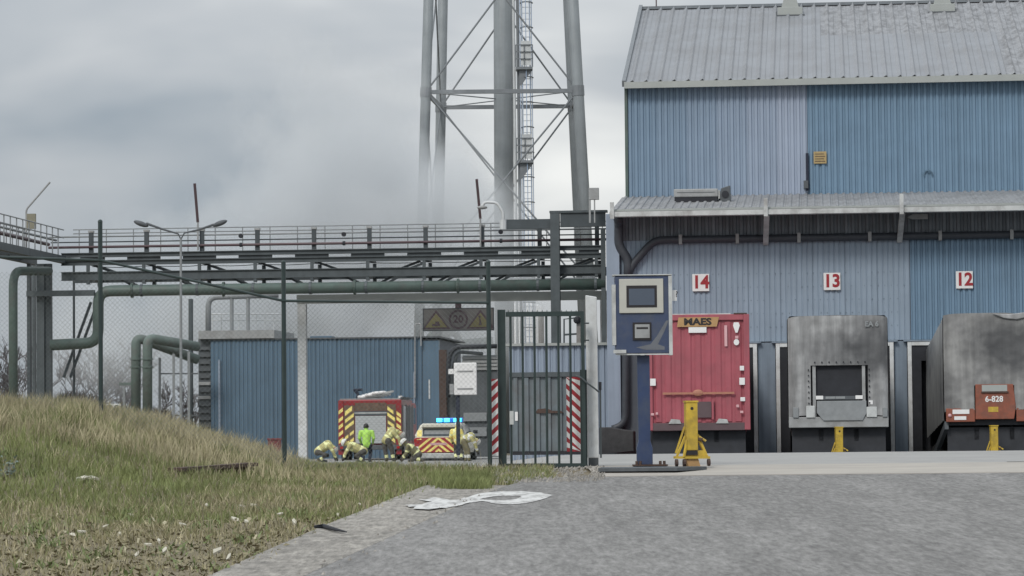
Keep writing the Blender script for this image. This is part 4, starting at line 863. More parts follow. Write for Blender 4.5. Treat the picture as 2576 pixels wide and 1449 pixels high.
# small R8 plate in the grass
q = P(271, 1029, 60); hw, hh2 = 33 * 60 / FPX, 13 * 60 / FPX
pl = thing('marker_plate', 'small white marker plate with dark characters half hidden behind the grass mound', 'sign', Matrix.Translation((q.x, q.y, q.z - hh2)))
box('plate', -hw, hw, 0, 0.03, 0, hh2 * 2, m_plate, pl); box('stake', -0.02, 0.02, 0.031, 0.07, -0.6, hh2 * 1.5, m_dgrey, pl); text('R8', hh2 * 1.4, m_ink, pl, hw * 0.45, -0.004, hh2, bold=0.01)
# red hydrant box
q = P(690, 1148, 70); hy = thing('red_cabinet', 'small dark red cabinet standing beside the middle fence post', 'cabinet', Matrix.Translation((q.x, q.y, q.z)))
box('body', -0.14, 0.14, 0, 0.25, 0, 0.36, M('dull_red', (0.15, 0.04, 0.045), 0.6, 0.2, 8), hy, bevel=0.01); box('lid', -0.155, 0.155, -0.015, 0.265, 0.361, 0.4, M('dull_red', (0.15, 0.04, 0.045), 0.6, 0.2, 8), hy, bevel=0.005); box('hinge_door', -0.1, 0.1, -0.012, -0.001, 0.05, 0.31, MATS['dull_red'], hy)

# machinery right of the blue building
EV = 27.0
def EQ(x, y, v=EV): return FM @ Vector((U(x, y, v), v, Z(x, y, v)))
def ebox(root, name, x0, x1, y0, y1, d, mat, v=EV, **k):
    p, q = F(x0, y1, v), F(x1, y0, v); bb = MB().box(p.x, q.x, v, v + d, p.z, q.z).xf(FM); return bb.build(name, mat, root, world=True, **k)
eq = thing('plant_cabinet', 'dark plant cabinet with pale ribbed hood and two grey drawers behind the gate', 'machine', Matrix.Translation(EQ(1190, 1150)))
ebox(eq, 'body', 1108, 1250, 932, 1150, 2.5, m_dgrey)
for k in range(4): ebox(eq, 'hood_rib', 1162, 1251, 897 + k * 9, 904 + k * 9, 1.8, m_greymetal, EV - 0.1)
ebox(eq, 'hood', 1164, 1249, 893, 932, 1.6, m_railg, EV - 0.04)
for y0, y1 in ((1038, 1060), (1075, 1098)):
    ebox(eq, 'drawer', 1166, 1224, y0, y1, 0.1, m_railg, EV - 0.12, bevel=0.01)
ebox(eq, 'column', 1106, 1122, 880, 1150, 0.4, m_rust, EV - 0.3)
pi = thing('dark_pipework', 'dark pipe bending down above the plant cabinet', 'pipe', Matrix.Translation(EQ(1150, 930)))
MB().tube(bend([EQ(1250, 871, EV - .5), EQ(1140, 873, EV - .5), EQ(1128, 905, EV - .5), EQ(1128, 1000, EV - .5)], 0.3), 0.09, 10).build('pipe', m_trdark, pi, world=True, smooth=True)
MB().tube(bend([EQ(1215, 890, EV - .3), EQ(1150, 885, EV - .3), EQ(1140, 930, EV - .3)], 0.2), 0.07, 10).build('pipe', m_dgrey, pi, world=True, smooth=True)
ny = thing('notice_board', 'white notice board on a dark post beyond the fence', 'sign', Matrix.Translation(EQ(1152, 1150, 2.0)))
ebox(ny, 'post', 1148, 1156, 985, 1145, 0.08, m_navycl, 2.0); ebox(ny, 'board', 1142, 1199, 912, 994, 0.08, m_plate, 1.9, bevel=0.03); ebox(ny, 'hinge', 1128, 1141, 928, 941, 0.06, m_plate, 1.92); ebox(ny, 'hinge', 1131, 1141, 966, 992, 0.06, m_greymetal, 1.92)
for y in (932, 976): ebox(ny, 'text_line', 1150, 1190, y, y + 4, 0.004, m_greymetal, 1.885)
# pale frame of a far conveyor and a pale silo
cv = thing('far_conveyor', 'pale distant conveyor frame just below the hanging sign', 'conveyor', Matrix.Translation(EQ(1110, 880, 70)))
def CQ(x, y): return EQ(x, y, 70)
for p, q in (((1070, 862), (1090, 838)), ((1090, 838), (1146, 838)), ((1125, 838), (1125, 880)), ((1146, 838), (1168, 875)), ((1104, 838), (1104, 890)), ((1070, 880), (1240, 868)), ((1166, 862), (1240, 856))):
    MB().bar(CQ(*p), CQ(*q), 0.35).build('member', m_railg if p[1] < 850 else m_gpipel, cv, world=True)
si = thing('far_silo', 'pale distant silo seen through the upper bars of the gate', 'silo', Matrix.Translation(EQ(1330, 1000, 80)))
pp0 = EQ(1318, 1060, 80); MB().tube([(pp0.x, pp0.y, 0.4), (pp0.x, pp0.y, EQ(1318, 772, 80).z), (pp0.x, pp0.y, EQ(1318, 762, 80).z)], [1.15, 1.15, 0.6], 20).build('shell', m_plate, si, world=True, smooth=True)
MB().tube([(pp0.x + 1.0, pp0.y - 1.1, 0.4), (pp0.x + 1.0, pp0.y - 1.1, EQ(1348, 790, 79).z)], 0.16, 8).build('feed_pipe', m_signgrey, si, world=True)
yl = thing('mirror_frame', 'thin dark frame and lamp on a short mast right of the rack column', 'mast', Matrix.Translation(EQ(1425, 870, 3)))
MB().tube([EQ(1419, 863, 2.2), EQ(1419, 803, 2.2), EQ(1445, 800, 2.2), EQ(1452, 806, 2.2)], 0.025, 6).build('frame', m_steeld, yl, world=True); MB().tube([EQ(1419, 842, 2.2), EQ(1450, 840, 2.2)], 0.03, 6).build('frame', m_steeld, yl, world=True); MB().bar(EQ(1455, 868, 2.2), EQ(1455, 800, 2.2), 0.12).build('mast', m_signgrey, yl, world=True); MB().ball(EQ(1452, 805, 2.1), 0.12).build('lamp', m_black, yl, world=True)

# ================================================================== chain-link fence, gate, white post
FD = 49.0
fc = thing('chain_link_fence', 'green chain-link fence with tall dark posts left of the gate', 'fence', Matrix.Translation(P(713, 1150, FD)))
posts = [(-190, 640, 535), (252, 655, 558), (713, 757, 660), (1228, 762, 660)]
base = []
for x, yr, yt in posts:
    t_, r_ = P(x, yt, FD), P(x, yr, FD); zb = G(t_.x, FD) - 0.1
    MB().tube([(t_.x, FD, zb), (t_.x, FD, t_.z)], 11.5 / 2 / FPX * FD, 8).build('post', m_fence, fc, world=True); MB().ball((t_.x, FD, t_.z), 0.04, 8, 4).build('cap', m_fence, fc, world=True)
    base.append((t_.x, zb + 0.12, r_.z))
def sag(i, t):                                  # top rail of bay i, stepping down with the bank
    a, b_ = base[i], base[i + 1]; return a[0] + (b_[0] - a[0]) * t, a[2] + (b_[2] - a[2]) * t
for i in range(3):
    (xa_, za, ta), (xb_, zb, tb) = base[i], base[i + 1]
    MB().tube([(xa_, FD - 0.03, ta), (xb_, FD - 0.03, tb)], 0.021, 6).build('top_rail', m_fence, fc, world=True)
    wm = MB(); pitch = 0.075; L = xb_ - xa_
    lowf = lambda x: G(x, FD) + 0.03
    for s in (1, -1):
        k = -int(4 / pitch)
        while k * pitch < L + 4:
            # wire x = x0 + s*z ; clip between ground and rail
            x0 = xa_ + k * pitch; pts = []
            for z in np.arange(1.0, 4.3, 0.04):
                x = x0 + s * (z - 1.2)
                if xa_ <= x <= xb_:
                    top = ta + (tb - ta) * (x - xa_) / L
                    if lowf(x) <= z <= top: pts.append((x, z))
            if len(pts) > 2:
                (xp, zp), (xq, zq) = pts[0], pts[-1]; wm.tube([(xp, FD + 0.02 * s * .1, zp), (xq, FD + 0.02 * s * .1, zq)], 0.0018, 3, caps=False)
            k += 1
    tag(wm.build('wire_mesh', m_wire, fc, world=True), kind='stuff')
GD = 49.3
def GPp(x, y, dy=0): return P(x, y, GD + dy)
gr = thing('gate', 'dark green pedestrian gate of upright bars', 'gate', Matrix.Translation(GPp(1360, 1176)))
pb = lambda nm, x0, x1, y0, y1, dy, d, mt: MB().box(GPp(x0, y0).x, GPp(x1, y0).x, GD + dy, GD + dy + d, GPp((x0 + x1) / 2, y1).z, GPp((x0 + x1) / 2, y0).z).build(nm, mt, gr, world=True)
pb('gate_post', 1251, 1271, 779, 1176, 0.0, 0.13, m_fence); pb('hinge_post', 1459, 1476, 930, 1172, 0.05, 0.1, m_fence)
MB().bar(GPp(1272, 791), GPp(1469, 789), 0.05, 0.075).build('top_rail', m_fence, gr, world=True); MB().bar(GPp(1272, 1171), GPp(1474, 1170), 0.05, 0.06).build('bottom_rail', m_fence, gr, world=True)
for x in (1284, 1314, 1344, 1374, 1404, 1434): MB().tube([GPp(x, 791), GPp(x + 3, 1171)], 0.019, 8).build('bar', m_fence, gr, world=True)
MB().bar(GPp(1464.5, 787), GPp(1471, 1171), 0.055).build('stile', m_fence, gr, world=True)
sp = MB()
for k in range(16): x = 1278 + k * 12.2; sp.tube([GPp(x, 787), GPp(x + 0.5, 780)], [0.012, 0.003], 5)
sp.build('spikes', m_fence, gr, world=True)
for y in (813, 856): MB().tube([GPp(1468, y), GPp(1482, y)], 0.012, 6).build('hinge', m_steel, gr, world=True)
box_h = MB().box(GPp(1272, 1).x, GPp(1282, 1).x, GD - 0.05, GD + 0.03, GPp(1277, 1068).z, GPp(1277, 1034).z).build('lock_case', m_gutter, gr, world=True)
# striped reflector boards on either side of the gate
def stripes(x0, x1, y0, y1, D, sgn, label, skew=0.0):
    p, q = P(x0, y1, D), P(x1, y0, D); w, h = q.x - p.x, q.z - p.z
    r_ = thing('striped_board', label, 'sign', Matrix.Translation((p.x, D, p.z)), 'red and white striped gate boards'); box('board', 0, w, 0, 0.02, 0, h, m_redpaint, r_)
    n = 7; pitch = h / n
    for k in range(-1, n + 1):                  # white diagonal bands clipped to the board
        z0 = k * pitch + 0.02; s = w * 0.95 * sgn
        lo = [(0, z0 - (0 if s > 0 else s)), (w, z0 + (s if s > 0 else 0))]; hi = [(w, lo[1][1] + pitch * 0.52), (0, lo[0][1] + pitch * 0.52)]
        pg = [(x, min(h, max(0, z))) for x, z in lo + hi]
        if max(z for _, z in pg) - min(z for _, z in pg) < 0.01: continue
        MB().prism(pg, -0.004, -0.001).build('white_band', m_plate, r_)
stripes(1232, 1252, 953, 1147, GD - 0.15, 1, 'red and white striped board left of the gate post')
stripes(1426, 1460, 948, 1136, GD + 0.25, -1, 'red and white striped board at the hinge side of the gate')
wp = thing('white_post', 'tall white square post between the gate and the driver terminal', 'post', Matrix.Translation(P(1493, 1152, 49.6)))
a, b_ = P(1481, 1152, 49.6), P(1505, 742, 49.6); w = b_.x - a.x
p_ = MB(); p_.add([(-w / 2, 0, 0), (w / 2, 0, 0), (w / 2, w, 0), (-w / 2, w, 0), (-w / 2 - 0.01, 0, b_.z - a.z), (w / 2 - 0.01, 0, b_.z - a.z - 0.03), (w / 2 - 0.01, w, b_.z - a.z - 0.03), (-w / 2 - 0.01, w, b_.z - a.z)], [(0, 3, 2, 1), (4, 5, 6, 7), (0, 1, 5, 4), (1, 2, 6, 5), (2, 3, 7, 6), (3, 0, 4, 7)])
p_.build('shaft', m_white, wp, bevel=0.012); box('foot', -w / 2 + .01, w / 2 - .01, 0.01, w - .01, -0.13, -0.002, m_dgrey, wp)
MB().box(w / 2 + .004, w / 2 + 0.05, 0.0, 0.06, (P(1, 995, 49.6).z - a.z), (P(1, 975, 49.6).z - a.z)).build('latch', m_black, wp); MB().tube([(w / 2 + .03, 0.03, 0.0), (w / 2 + 0.03, 0.03, P(1, 995, 49.6).z - a.z)], 0.014, 6).build('conduit', m_steel, wp)
cb = thing('gate_cable', 'slack grey cable from the gate to the white post', 'cable', Matrix.Translation(GPp(1470, 960)))
MB().tube([GPp(1448, 945, -.05), GPp(1462, 950, -.1), GPp(1480, 966, -.12), GPp(1497, 978, -.1), GPp(1506, 986, 0.0)], 0.013, 6).build('cable', m_steel, cb, world=True)

# ================================================================== driver terminal, dark block, steel plate
KD = 49.0
def KQ(x, y, dy=0): return P(x, y, KD + dy)
kb = KQ(1623, 1178)
KB = G(2, KD) + 0.03
kt = thing('driver_terminal', 'navy blue driver terminal kiosk with screen on a tall post', 'terminal', Matrix.Translation((kb.x, KD, KB)))
def kx(nm, x0, x1, y0, y1, dy, d, mt, par=None, bevel=0.0):
    p, q = KQ(x0, y1), KQ(x1, y0); return MB().box(p.x, q.x, KD + dy, KD + dy + d, p.z, q.z).build(nm, mt, par or kt, world=True, bevel=bevel)
case = kx('case', 1549, 1683, 694, 889, 0.0, 0.42, m_navy, bevel=0.01)
for nm, x0, x1, y0, y1 in (('trim', 1541, 1548.5, 716, 868), ('trim', 1683.5, 1690, 694, 893), ('trim', 1541, 1690, 689.5, 693.5), ('trim', 1549, 1683, 889.5, 893.5), ('trim', 1543, 1575, 880, 889)): kx(nm, x0, x1, y0, y1, -0.05 if nm == 'trim' and y0 == 880 else -0.02, 0.3 if x1 - x0 < 20 else (0.4 if y0 < 880 else 0.03), m_gutter)
bz = kx('bezel', 1558, 1668, 701, 788, -0.03, 0.03, m_cream, bevel=0.006)
kx('screen_surround', 1576, 1652, 718, 774, -0.034, 0.003, m_ink); kx('screen', 1582, 1646, 726, 768, -0.038, 0.003, m_screen)
kx('reader_frame', 1592, 1638, 811, 856, -0.02, 0.02, m_ink); rdp = kx('reader', 1597, 1634, 816, 851, -0.035, 0.014, m_greymetal, bevel=0.004); kx('reader_slot', 1601, 1630, 823, 828, -0.038, 0.002, m_ink)
# pale worn sweep across the lower right of the case
sw = MB(); pts = [(1600, 874), (1625, 880), (1672, 880), (1672, 872), (1655, 866), (1672, 832), (1682, 806), (1676, 806), (1652, 846), (1636, 866)]
sw.add([KQ(x, y) + Vector((0, -0.003, 0)) for x, y in pts], [tuple(range(len(pts)))]); sw.build('worn_decal', M('worn_pale_enamel', (0.13, 0.14, 0.16), 0.5, 0.15, 8), kt, world=True)
pst = MB(); a, b_ = KQ(1608, 1172), KQ(1635, 893); za, zb_ = KB + 0.02, b_.z; zw = KQ(1620, 1119).z; x0, x1 = a.x, b_.x; wx0, wx1 = KQ(1603, 1150).x, KQ(1643, 1150).x
pst.prism([(wx0, za), (wx1, za), (wx1, zw - 0.05), (x1, zw + 0.06), (x1 - 0.0, zb_), (x0 - 0.01, zb_), (x0, zw + 0.06), (wx0, zw - 0.05)], KD + 0.12, KD + 0.3); pst.build('post', m_navypost, kt, world=True, bevel=0.012)
MB().box(KQ(1580, 1).x, KQ(1667, 1).x, KD + 0.0, KD + 0.45, KB + 0.005, KB + 0.025).build('base_plate', m_rust, kt, world=True)
for x in (1589, 1598, 1648, 1658): MB().tube([(KQ(x, 1).x, KD + 0.05, KB + 0.025), (KQ(x, 1).x, KD + 0.05, KB + 0.08)], 0.022, 6).build('bolt', m_rust, kt, world=True)
sp_ = kx('side_plate', 1690.5, 1703, 729, 756, 0.1, 0.02, m_plate); text('?', 0.09, m_ink, kt, KQ(1694.5, 1).x - kb.x, 0.095, KQ(1695, 740).z - KB)
va = PIT_V0 + 0.6
cb_ = thing('dark_block', 'dark charcoal concrete block at the pit corner behind the terminal', 'block', FM @ Matrix.Translation((U(1556, 1142, -1.2), -1.2, 0.2)))
a, b_ = F(1515, 1142, -1.2), F(1600, 1074, -1.2); hw = (b_.x - a.x) / 2; hz = b_.z - 0.2
MB().prism([(-hw, -0.1), (hw, -0.1), (hw, hz - 0.12), (hw * 0.2, hz - 0.06), (-hw * 0.4, hz), (-hw, hz)], -0.9, 0.2).build('block', M('charcoal_concrete', (0.055, 0.057, 0.06), 0.85, 0.25, 6), cb_, bevel=0.03)
sl = thing('steel_plate', 'dark steel plate lying under the terminal base', 'plate', Matrix.Translation(P(1600, 1186, 47.5)))
q0, q1 = P(1502, 1187, 47.6), P(1780, 1187, 47.6); zpl = G(0, 47.4) + 0.03
MB().prism([(q0.x, 47.0), (q1.x - 0.5, 46.9), (q1.x, 47.8), (q1.x - 0.1, 48.4), (q0.x + 0.1, 48.3)], zpl, zpl + 0.05, 'z').build('plate', m_dgrey, sl, world=True)

# ================================================================== yellow trailer props
def prop(loc, rot, label, near):
    r_ = thing('trailer_prop', label, 'trailer prop', Matrix.Translation(loc) @ Matrix.Rotation(rot, 4, 'Z'), 'yellow trailer props')
    box('column', -0.09, 0.09, -0.09, 0.09, 0.26, 0.99, m_yellow, r_, bevel=0.012)
    box('head_plate', -0.1, 0.1, -0.1, 0.1, 0.991, 1.02, m_yellow, r_)
    MB().tube([(0.0, -0.094, 0.90), (0.0, -0.091, 0.90)], 0.025, 8).build('pin_hole', m_ink, r_)
    MB().prism([(-0.1, 0.26), (0.2, 0.26), (0.24, 0.14), (-0.12, 0.14)], -0.07, 0.07).build('gusset', m_yellow, r_)
    MB().box(-0.1, 0.08, -0.095, -0.092, 0.19, 0.26).build('slot', m_ink, r_)
    for p, q in (((-0.1, -0.05, 0.48), (-0.25, -0.1, 0.16)), ((-0.09, 0.05, 0.62), (-0.22, 0.1, 0.22)), ((-0.08, -0.08, 0.42), (-0.14, -0.12, 0.16)), ((0.1, -0.02, 0.5), (0.24, -0.06, 0.16)), ((0.09, 0.05, 0.5), (0.25, 0.1, 0.16))):
        MB().bar(p, q, 0.03).build('strut', m_yellow, r_)
    MB().bar((-0.27, -0.1, 0.155), (0.27, -0.1, 0.15), 0.035).build('foot_bar', m_yellow, r_); MB().bar((-0.25, 0.12, 0.155), (0.27, 0.12, 0.15), 0.035).build('foot_bar', m_yellow, r_)
    MB().tube([(0.11, -0.06, 0.47), (0.21, -0.1, 0.40)], 0.018, 6).build('crank', m_yellow, r_); MB().tube([(0.1, -0.05, 0.44), (0.16, -0.09, 0.42)], 0.03, 6).build('gearbox', m_rust, r_)
    for x in (-0.25, -0.13, 0.25): MB().tube([(x - 0.02, -0.1, 0.075), (x + 0.02, -0.1, 0.075)], 0.055, 10).build('castor', m_rust, r_)
    MB().prism([(-0.13, 0.0), (0.13, 0.0), (0.09, 0.14), (-0.09, 0.14)], -0.08, 0.08).build('pedestal', m_tan, r_)
prop((KQ(1733, 1100).x, 48.4, G(0, 48.4) + 0.03), 0.15, 'tall yellow wheeled trailer prop standing beside the driver terminal', True)

# ================================================================== trailers
TP = math.atan((0.6 - 0.05) / 13.6)
def trailer_frame(xc, D, yaw=TH):
    v = (P(xc, 1075, D) - FO).dot(FN); f_ = F(xc, 1075, v); w = FM @ Vector((f_.x, v, 0.6))
    return Matrix.Translation(w) @ Matrix.Rotation(-yaw, 4, 'Z') @ Matrix.Rotation(-TP, 4, 'X')
def chassis(r_):
    for x in (-0.45, 0.45): box('chassis_rail', x - 0.06, x + 0.06, 0.3, 13.2, 0.78, 1.09, m_trdark, r_)
    for k in range(3):
        for s in (-1, 1):
            wh_ = MB().tube([(s * 1.18, 9.0 + 1.3 * k, 0.5), (s * 0.82, 9.0 + 1.3 * k, 0.5)], 0.5, 20).build('wheel', m_tyre, r_); MB().tube([(s * 1.185, 9.0 + 1.3 * k, 0.5), (s * 1.181, 9.0 + 1.3 * k, 0.5)], 0.27, 16).build('rim', m_greymetal, wh_)
    for s in (-1, 1): box('landing_leg', s * 0.95 - 0.07, s * 0.95 + 0.07, 2.6, 2.75, 0.03, 1.0, m_greymetal, r_)
    box('kingpin_plate', -0.55, 0.55, 0.4, 1.7, 1.0, 1.09, m_trdark, r_)
# red box trailer
fr = trailer_frame(1758, 81.0, R(3.6)); tr = thing('red_trailer', 'red box trailer with a yellow name plate parked nose out at dock 14', 'trailer', fr, 'trailers parked at the docks')
S1 = 81.0 / FPX; TX = lambda x, c=1758: (x - c) * S1; TZ = lambda y: 1.2 + (1075 - y) * S1
W = 1.245
box('body', -W, W, 0.06, 13.4, 1.12, 4.02, m_trred, tr, bevel=0.02); chassis(tr)
for k in range(9):
    xk = -W + 0.22 + k * (2 * W - 0.44) / 8; MB().prism([(xk - 0.10, 0.06), (xk - 0.06, 0.035), (xk + 0.06, 0.035), (xk + 0.10, 0.06)], 1.3, 3.86, 'z').build('rib', m_trred, tr)
for s in (-1, 1): box('corner_post', s * W - 0.075, s * W + 0.075, -0.03, 0.2, 1.08, 4.05, m_trred, tr, bevel=0.015)
box('top_rail', -W + 0.076, W - 0.076, -0.02, 0.2, 3.9, 4.05, m_trred, tr, bevel=0.01); box('roof_edge', -W, W - 0.4, 0.0, 0.1, 4.051, 4.075, m_gutter, tr); box('roof_patch', W - 0.32, W + 0.02, -0.035, 0.2, 4.051, 4.08, m_rust, tr)
box('bottom_rail', -W + 0.076, W - 0.076, -0.02, 0.2, 1.08, 1.27, m_redpipe, tr)
np_ = MB(); np_.prism([(TX(1706), TZ(826)), (TX(1806), TZ(826)), (TX(1812), TZ(802)), (TX(1710), TZ(802))], -0.035, -0.01); nm = np_.build('name_plate', m_tan, tr)
text('MAES', 0.17, m_ink, nm, TX(1758), -0.04, TZ(814), bold=0.06, sx=1.25)
box('number_plate', TX(1735), TX(1780), -0.03, -0.012, TZ(841), TZ(827), m_plate, tr)
box('marking', TX(1825), TX(1832), -0.02, -0.012, TZ(876), TZ(823), m_pinkw, tr)
mk = MB(); mk.prism([(TX(1849), TZ(816)), (TX(1861), TZ(816)), (TX(1864), TZ(824)), (TX(1858), TZ(842)), (TX(1853), TZ(842)), (TX(1847), TZ(824))], -0.034, -0.031); mk.build('marking', m_plate, tr)
mk = MB(); mk.prism([(TX(1855 + 7 * math.cos(a)), TZ(866 - 8 * math.sin(a))) for a in np.linspace(0, 2 * math.pi, 11)[:-1]], -0.034, -0.031); mk.build('marking', m_plate, tr)
box('marking', TX(1852), TX(1860), -0.034, -0.031, TZ(857), TZ(850), m_pinkw, tr)
for x, y, w, h in ((1644, 965, 14, 18), (1868, 965, 14, 18), (1868, 932, 11, 12), (1869, 1010, 12, 10), (1856, 1027, 7, 7), (1866, 1042, 8, 6), (1642, 1046, 8, 6), (1653, 1044, 6, 6)):
    box('marker_lamp', TX(x - w / 2), TX(x + w / 2), -0.06, -0.032, TZ(y + h / 2), TZ(y - h / 2), m_plate if h > 8 else m_pinkw, tr, bevel=0.008)
for x in (1698, 1817): MB().prism([(TX(x - 16), TZ(1070)), (TX(x + 16), TZ(1070)), (TX(x + 12), TZ(1060)), (TX(x - 9), TZ(1058))], -0.05, -0.022).build('lamp', m_gutter, tr)
box('coupling_bar', TX(1668), TX(1848), -0.05, -0.02, TZ(996.5), TZ(991), m_tanbar, tr); MB().ball((TX(1757), -0.04, TZ(993)), (0.14, 0.04, 0.09)).build('coupling_boss', m_tanbar, tr)
box('service_hatch', TX(1752), TX(1790), -0.03, -0.01, TZ(1055), TZ(1015), m_redpipe, tr); box('hatch_post', TX(1791), TX(1796), -0.06, -0.01, TZ(1060), TZ(1010), m_trred, tr); box('underrun_skirt', -W + 0.05, W - 0.05, 0.3, 0.4, 0.35, 1.075, m_trdark, tr)
# tarpaulin trailers: wrinkled skins
def tarp(nm, r_, mat, top=4.0, bot=1.35, cut=None, seed=0, sagr=0.0):
    b = MB(); nx_, nz_ = 40, 40
    def off(x, z): return 0.03 * mnoise.noise(Vector((x * 1.6 + seed, z * 2.0, seed))) + 0.018 * mnoise.noise(Vector((x * 5 + seed, z * 6, 2.0)))
    vs = []
    for j in range(nz_ + 1):
        for i in range(nx_ + 1):
            x = -1.27 + 2.54 * i / nx_; z = bot + (top - bot) * j / nz_
            y = off(x, z) + 0.10 * max(0, abs(x) - 1.12) / 0.15 * 1.0
            zz = z - (0.05 * (abs(x) / 1.27) ** 6) - (sagr * math.exp(-((x - 0.9) / 0.3) ** 2) * (j / nz_) ** 8 if sagr else 0)
            vs.append((x, y - 0.03, zz))
    fs = []
    for j in range(nz_):
        for i in range(nx_):
            x = -1.27 + 2.54 * (i + 0.5) / nx_; z = bot + (top - bot) * (j + 0.5) / nz_
            if cut and cut[0] < x < cut[1] and cut[2] < z < cut[3]: continue
            fs.append((j * (nx_ + 1) + i, j * (nx_ + 1) + i + 1, (j + 1) * (nx_ + 1) + i + 1, (j + 1) * (nx_ + 1) + i))
    b.add(vs, fs); o = b.build(nm, mat, r_, smooth=True); return o
def tarp_body(r_, mat, skinmat, bot=1.3):
    # sides and roof: ridged by the hoops
    b = MB(); ny = 46; prof = [(-1.27, bot), (-1.275, 2.0), (-1.275, 3.0), (-1.265, 3.9), (-1.2, 3.99), (-0.6, 4.0), (0, 4.01), (0.6, 4.0), (1.2, 3.99), (1.265, 3.9), (1.275, 3.0), (1.275, 2.0), (1.27, bot)]; n = len(prof)
    vs = []
    for j in range(ny + 1):
        y = 0.06 + 13.3 * j / ny; d = 0.035 * math.cos(2 * math.pi * j / 4.0)
        vs += [(x * (1 + d * 0.4) + 0.012 * mnoise.noise(Vector((x, y * 2, z * 2))), y, z + (d * 0.5 - 0.02 if z > 3.95 else 0)) for x, z in prof]
    b.add(vs, [(j * n + i, (j + 1) * n + i, (j + 1) * n + i + 1, j * n + i + 1) for j in range(ny) for i in range(n - 1)]); b.build('side_cover', skinmat, r_, smooth=True)
fr = trailer_frame(2110, 81.0); tr = thing('grey_trailer', 'sooty grey tarpaulin trailer with dark front window at dock 13', 'trailer', fr, 'trailers parked at the docks')
chassis(tr); tarp_body(tr, m_tarp, m_tarp); TX = lambda x: (x - 2110) * S1
cut = (TX(2040), TX(2184), 1.0, TZ(925)); tarp('front_cover', tr, m_tarp, 3.99, TZ(1052), cut, 3)
box('bulkhead', -1.24, 1.24, 0.16, 0.22, 1.15, 3.9, m_trdark, tr); box('recess_panel', TX(2046), TX(2180), 0.1, 0.155, TZ(1015), TZ(922), m_black, tr)
for x in (2050, 2174): box('front_post', TX(x - 4), TX(x + 4), 0.0, 0.1, TZ(1066), TZ(926), m_greymetal, tr)
box('light_bar', TX(2055), TX(2170), -0.02, 0.05, TZ(1013), TZ(1004), m_dgrey, tr)
for x in (2063, 2162): box('lamp', TX(x - 9), TX(x + 9), -0.04, -0.021, TZ(1012), TZ(1003), m_plate, tr)
for x in (2090, 2115): box('lamp_pack', TX(x - 12), TX(x + 12), -0.03, -0.021, TZ(1011), TZ(1005), m_railg, tr)
pl_ = MB(); pl_.prism([(TX(2056), TZ(1016)), (TX(2180), TZ(1016)), (TX(2180), TZ(1048)), (TX(2170), TZ(1066)), (TX(2072), TZ(1066)), (TX(2056), TZ(1046))], -0.05, 0.04); pl_.build('gantry_plate', m_railg, tr, bevel=0.01)
box('bottom_beam', -1.27, 1.27, -0.01, 0.2, 1.12, TZ(1056), m_greymetal, tr, bevel=0.015)
for x, w, h in ((2003, 14, 26), (2040, 22, 30), (2193, 26, 26), (2226, 12, 24)): box('corner_lamp', TX(x - w / 2), TX(x + w / 2), -0.05, -0.012, TZ(1058), TZ(1058 - h), m_railg if w < 20 else m_gutter, tr, bevel=0.01)
box('marker_lamp', TX(2186), TX(2196), -0.05, -0.02, TZ(1026), TZ(1016), m_plate, tr)
text('EA 6', 0.13, m_railg, tr, TX(2196), -0.075, TZ(824), bold=0.05)
eye = MB()
for k in range(8): eye.box(TX(2052 + 18 * k) - .015, TX(2052 + 18 * k) + .015, -0.07, -0.055, TZ(921), TZ(917))
for k in range(7):
    for x in (2036, 2188): eye.box(TX(x) - .015, TX(x) + .015, -0.07, -0.055, TZ(940 + 14 * k), TZ(936 + 14 * k))
tag(eye.build('eyelets', m_black, tr), kind='stuff'); box('underrun_skirt', -W + 0.05, W - 0.05, 0.3, 0.4, 0.35, 1.115, m_trdark, tr)
fr = trailer_frame(2503, 81.0); tr = thing('sooty_trailer', 'large sooty tarpaulin trailer with orange chassis front at dock 12', 'trailer', fr, 'trailers parked at the docks')
chassis(tr); tarp_body(tr, m_tarp2, m_tarp2); TX = lambda x: (x - 2503) * S1
tarp('front_cover', tr, m_tarp2, 4.02, TZ(1042), (TX(2456), TX(2554), 1.0, TZ(978)), 11, 0.1)
fl = MB(); fl.prism([(TX(2500), TZ(800)), (TX(2545), TZ(802)), (TX(2600), TZ(796)), (TX(2600), TZ(808)), (TX(2560), TZ(816)), (TX(2530), TZ(812))], -0.1, -0.05); fl.build('loose_flap', m_tarp, tr, bevel=0.02)
box('bulkhead', -1.22, 1.22, 0.16, 0.22, 1.15, 3.9, m_trdark, tr)
gz = MB(); gz.prism([(TX(2455), TZ(1066)), (TX(2551), TZ(1066)), (TX(2556), TZ(1035)), (TX(2550), TZ(978)), (TX(2456), TZ(978))], -0.06, 0.15); gz.build('gantry', m_orange, tr, bevel=0.012)
box('gantry_window', TX(2472), TX(2535), -0.066, -0.061, TZ(996), TZ(980), m_gutgrey, tr); box('gantry_step', TX(2470), TX(2538), -0.1, -0.061, TZ(1000), TZ(996.5), m_rust, tr)
text('6-828', 0.15, m_plate, tr, TX(2502), -0.066, TZ(1016), bold=0.03, sx=0.95); box('sticker', TX(2487), TX(2512), -0.066, -0.062, TZ(1048), TZ(1035), m_yellow, tr)
for s, x0, x1 in ((-1, 2382, 2454), (1, 2557, 2624)): box('cross_beam', TX(x0), TX(x1), -0.03, 0.15, TZ(1072), TZ(1038), m_orange, tr, bevel=0.012)
box('plate', TX(2398), TX(2440), -0.04, -0.031, TZ(1052), TZ(1041), m_plate, tr); box('plate', TX(2402), TX(2432), -0.045, -0.036, TZ(1067), TZ(1058), m_plate, tr); MB().ball((TX(2391), -0.03, TZ(1056)), 0.05).build('lamp', m_pinkw, tr)
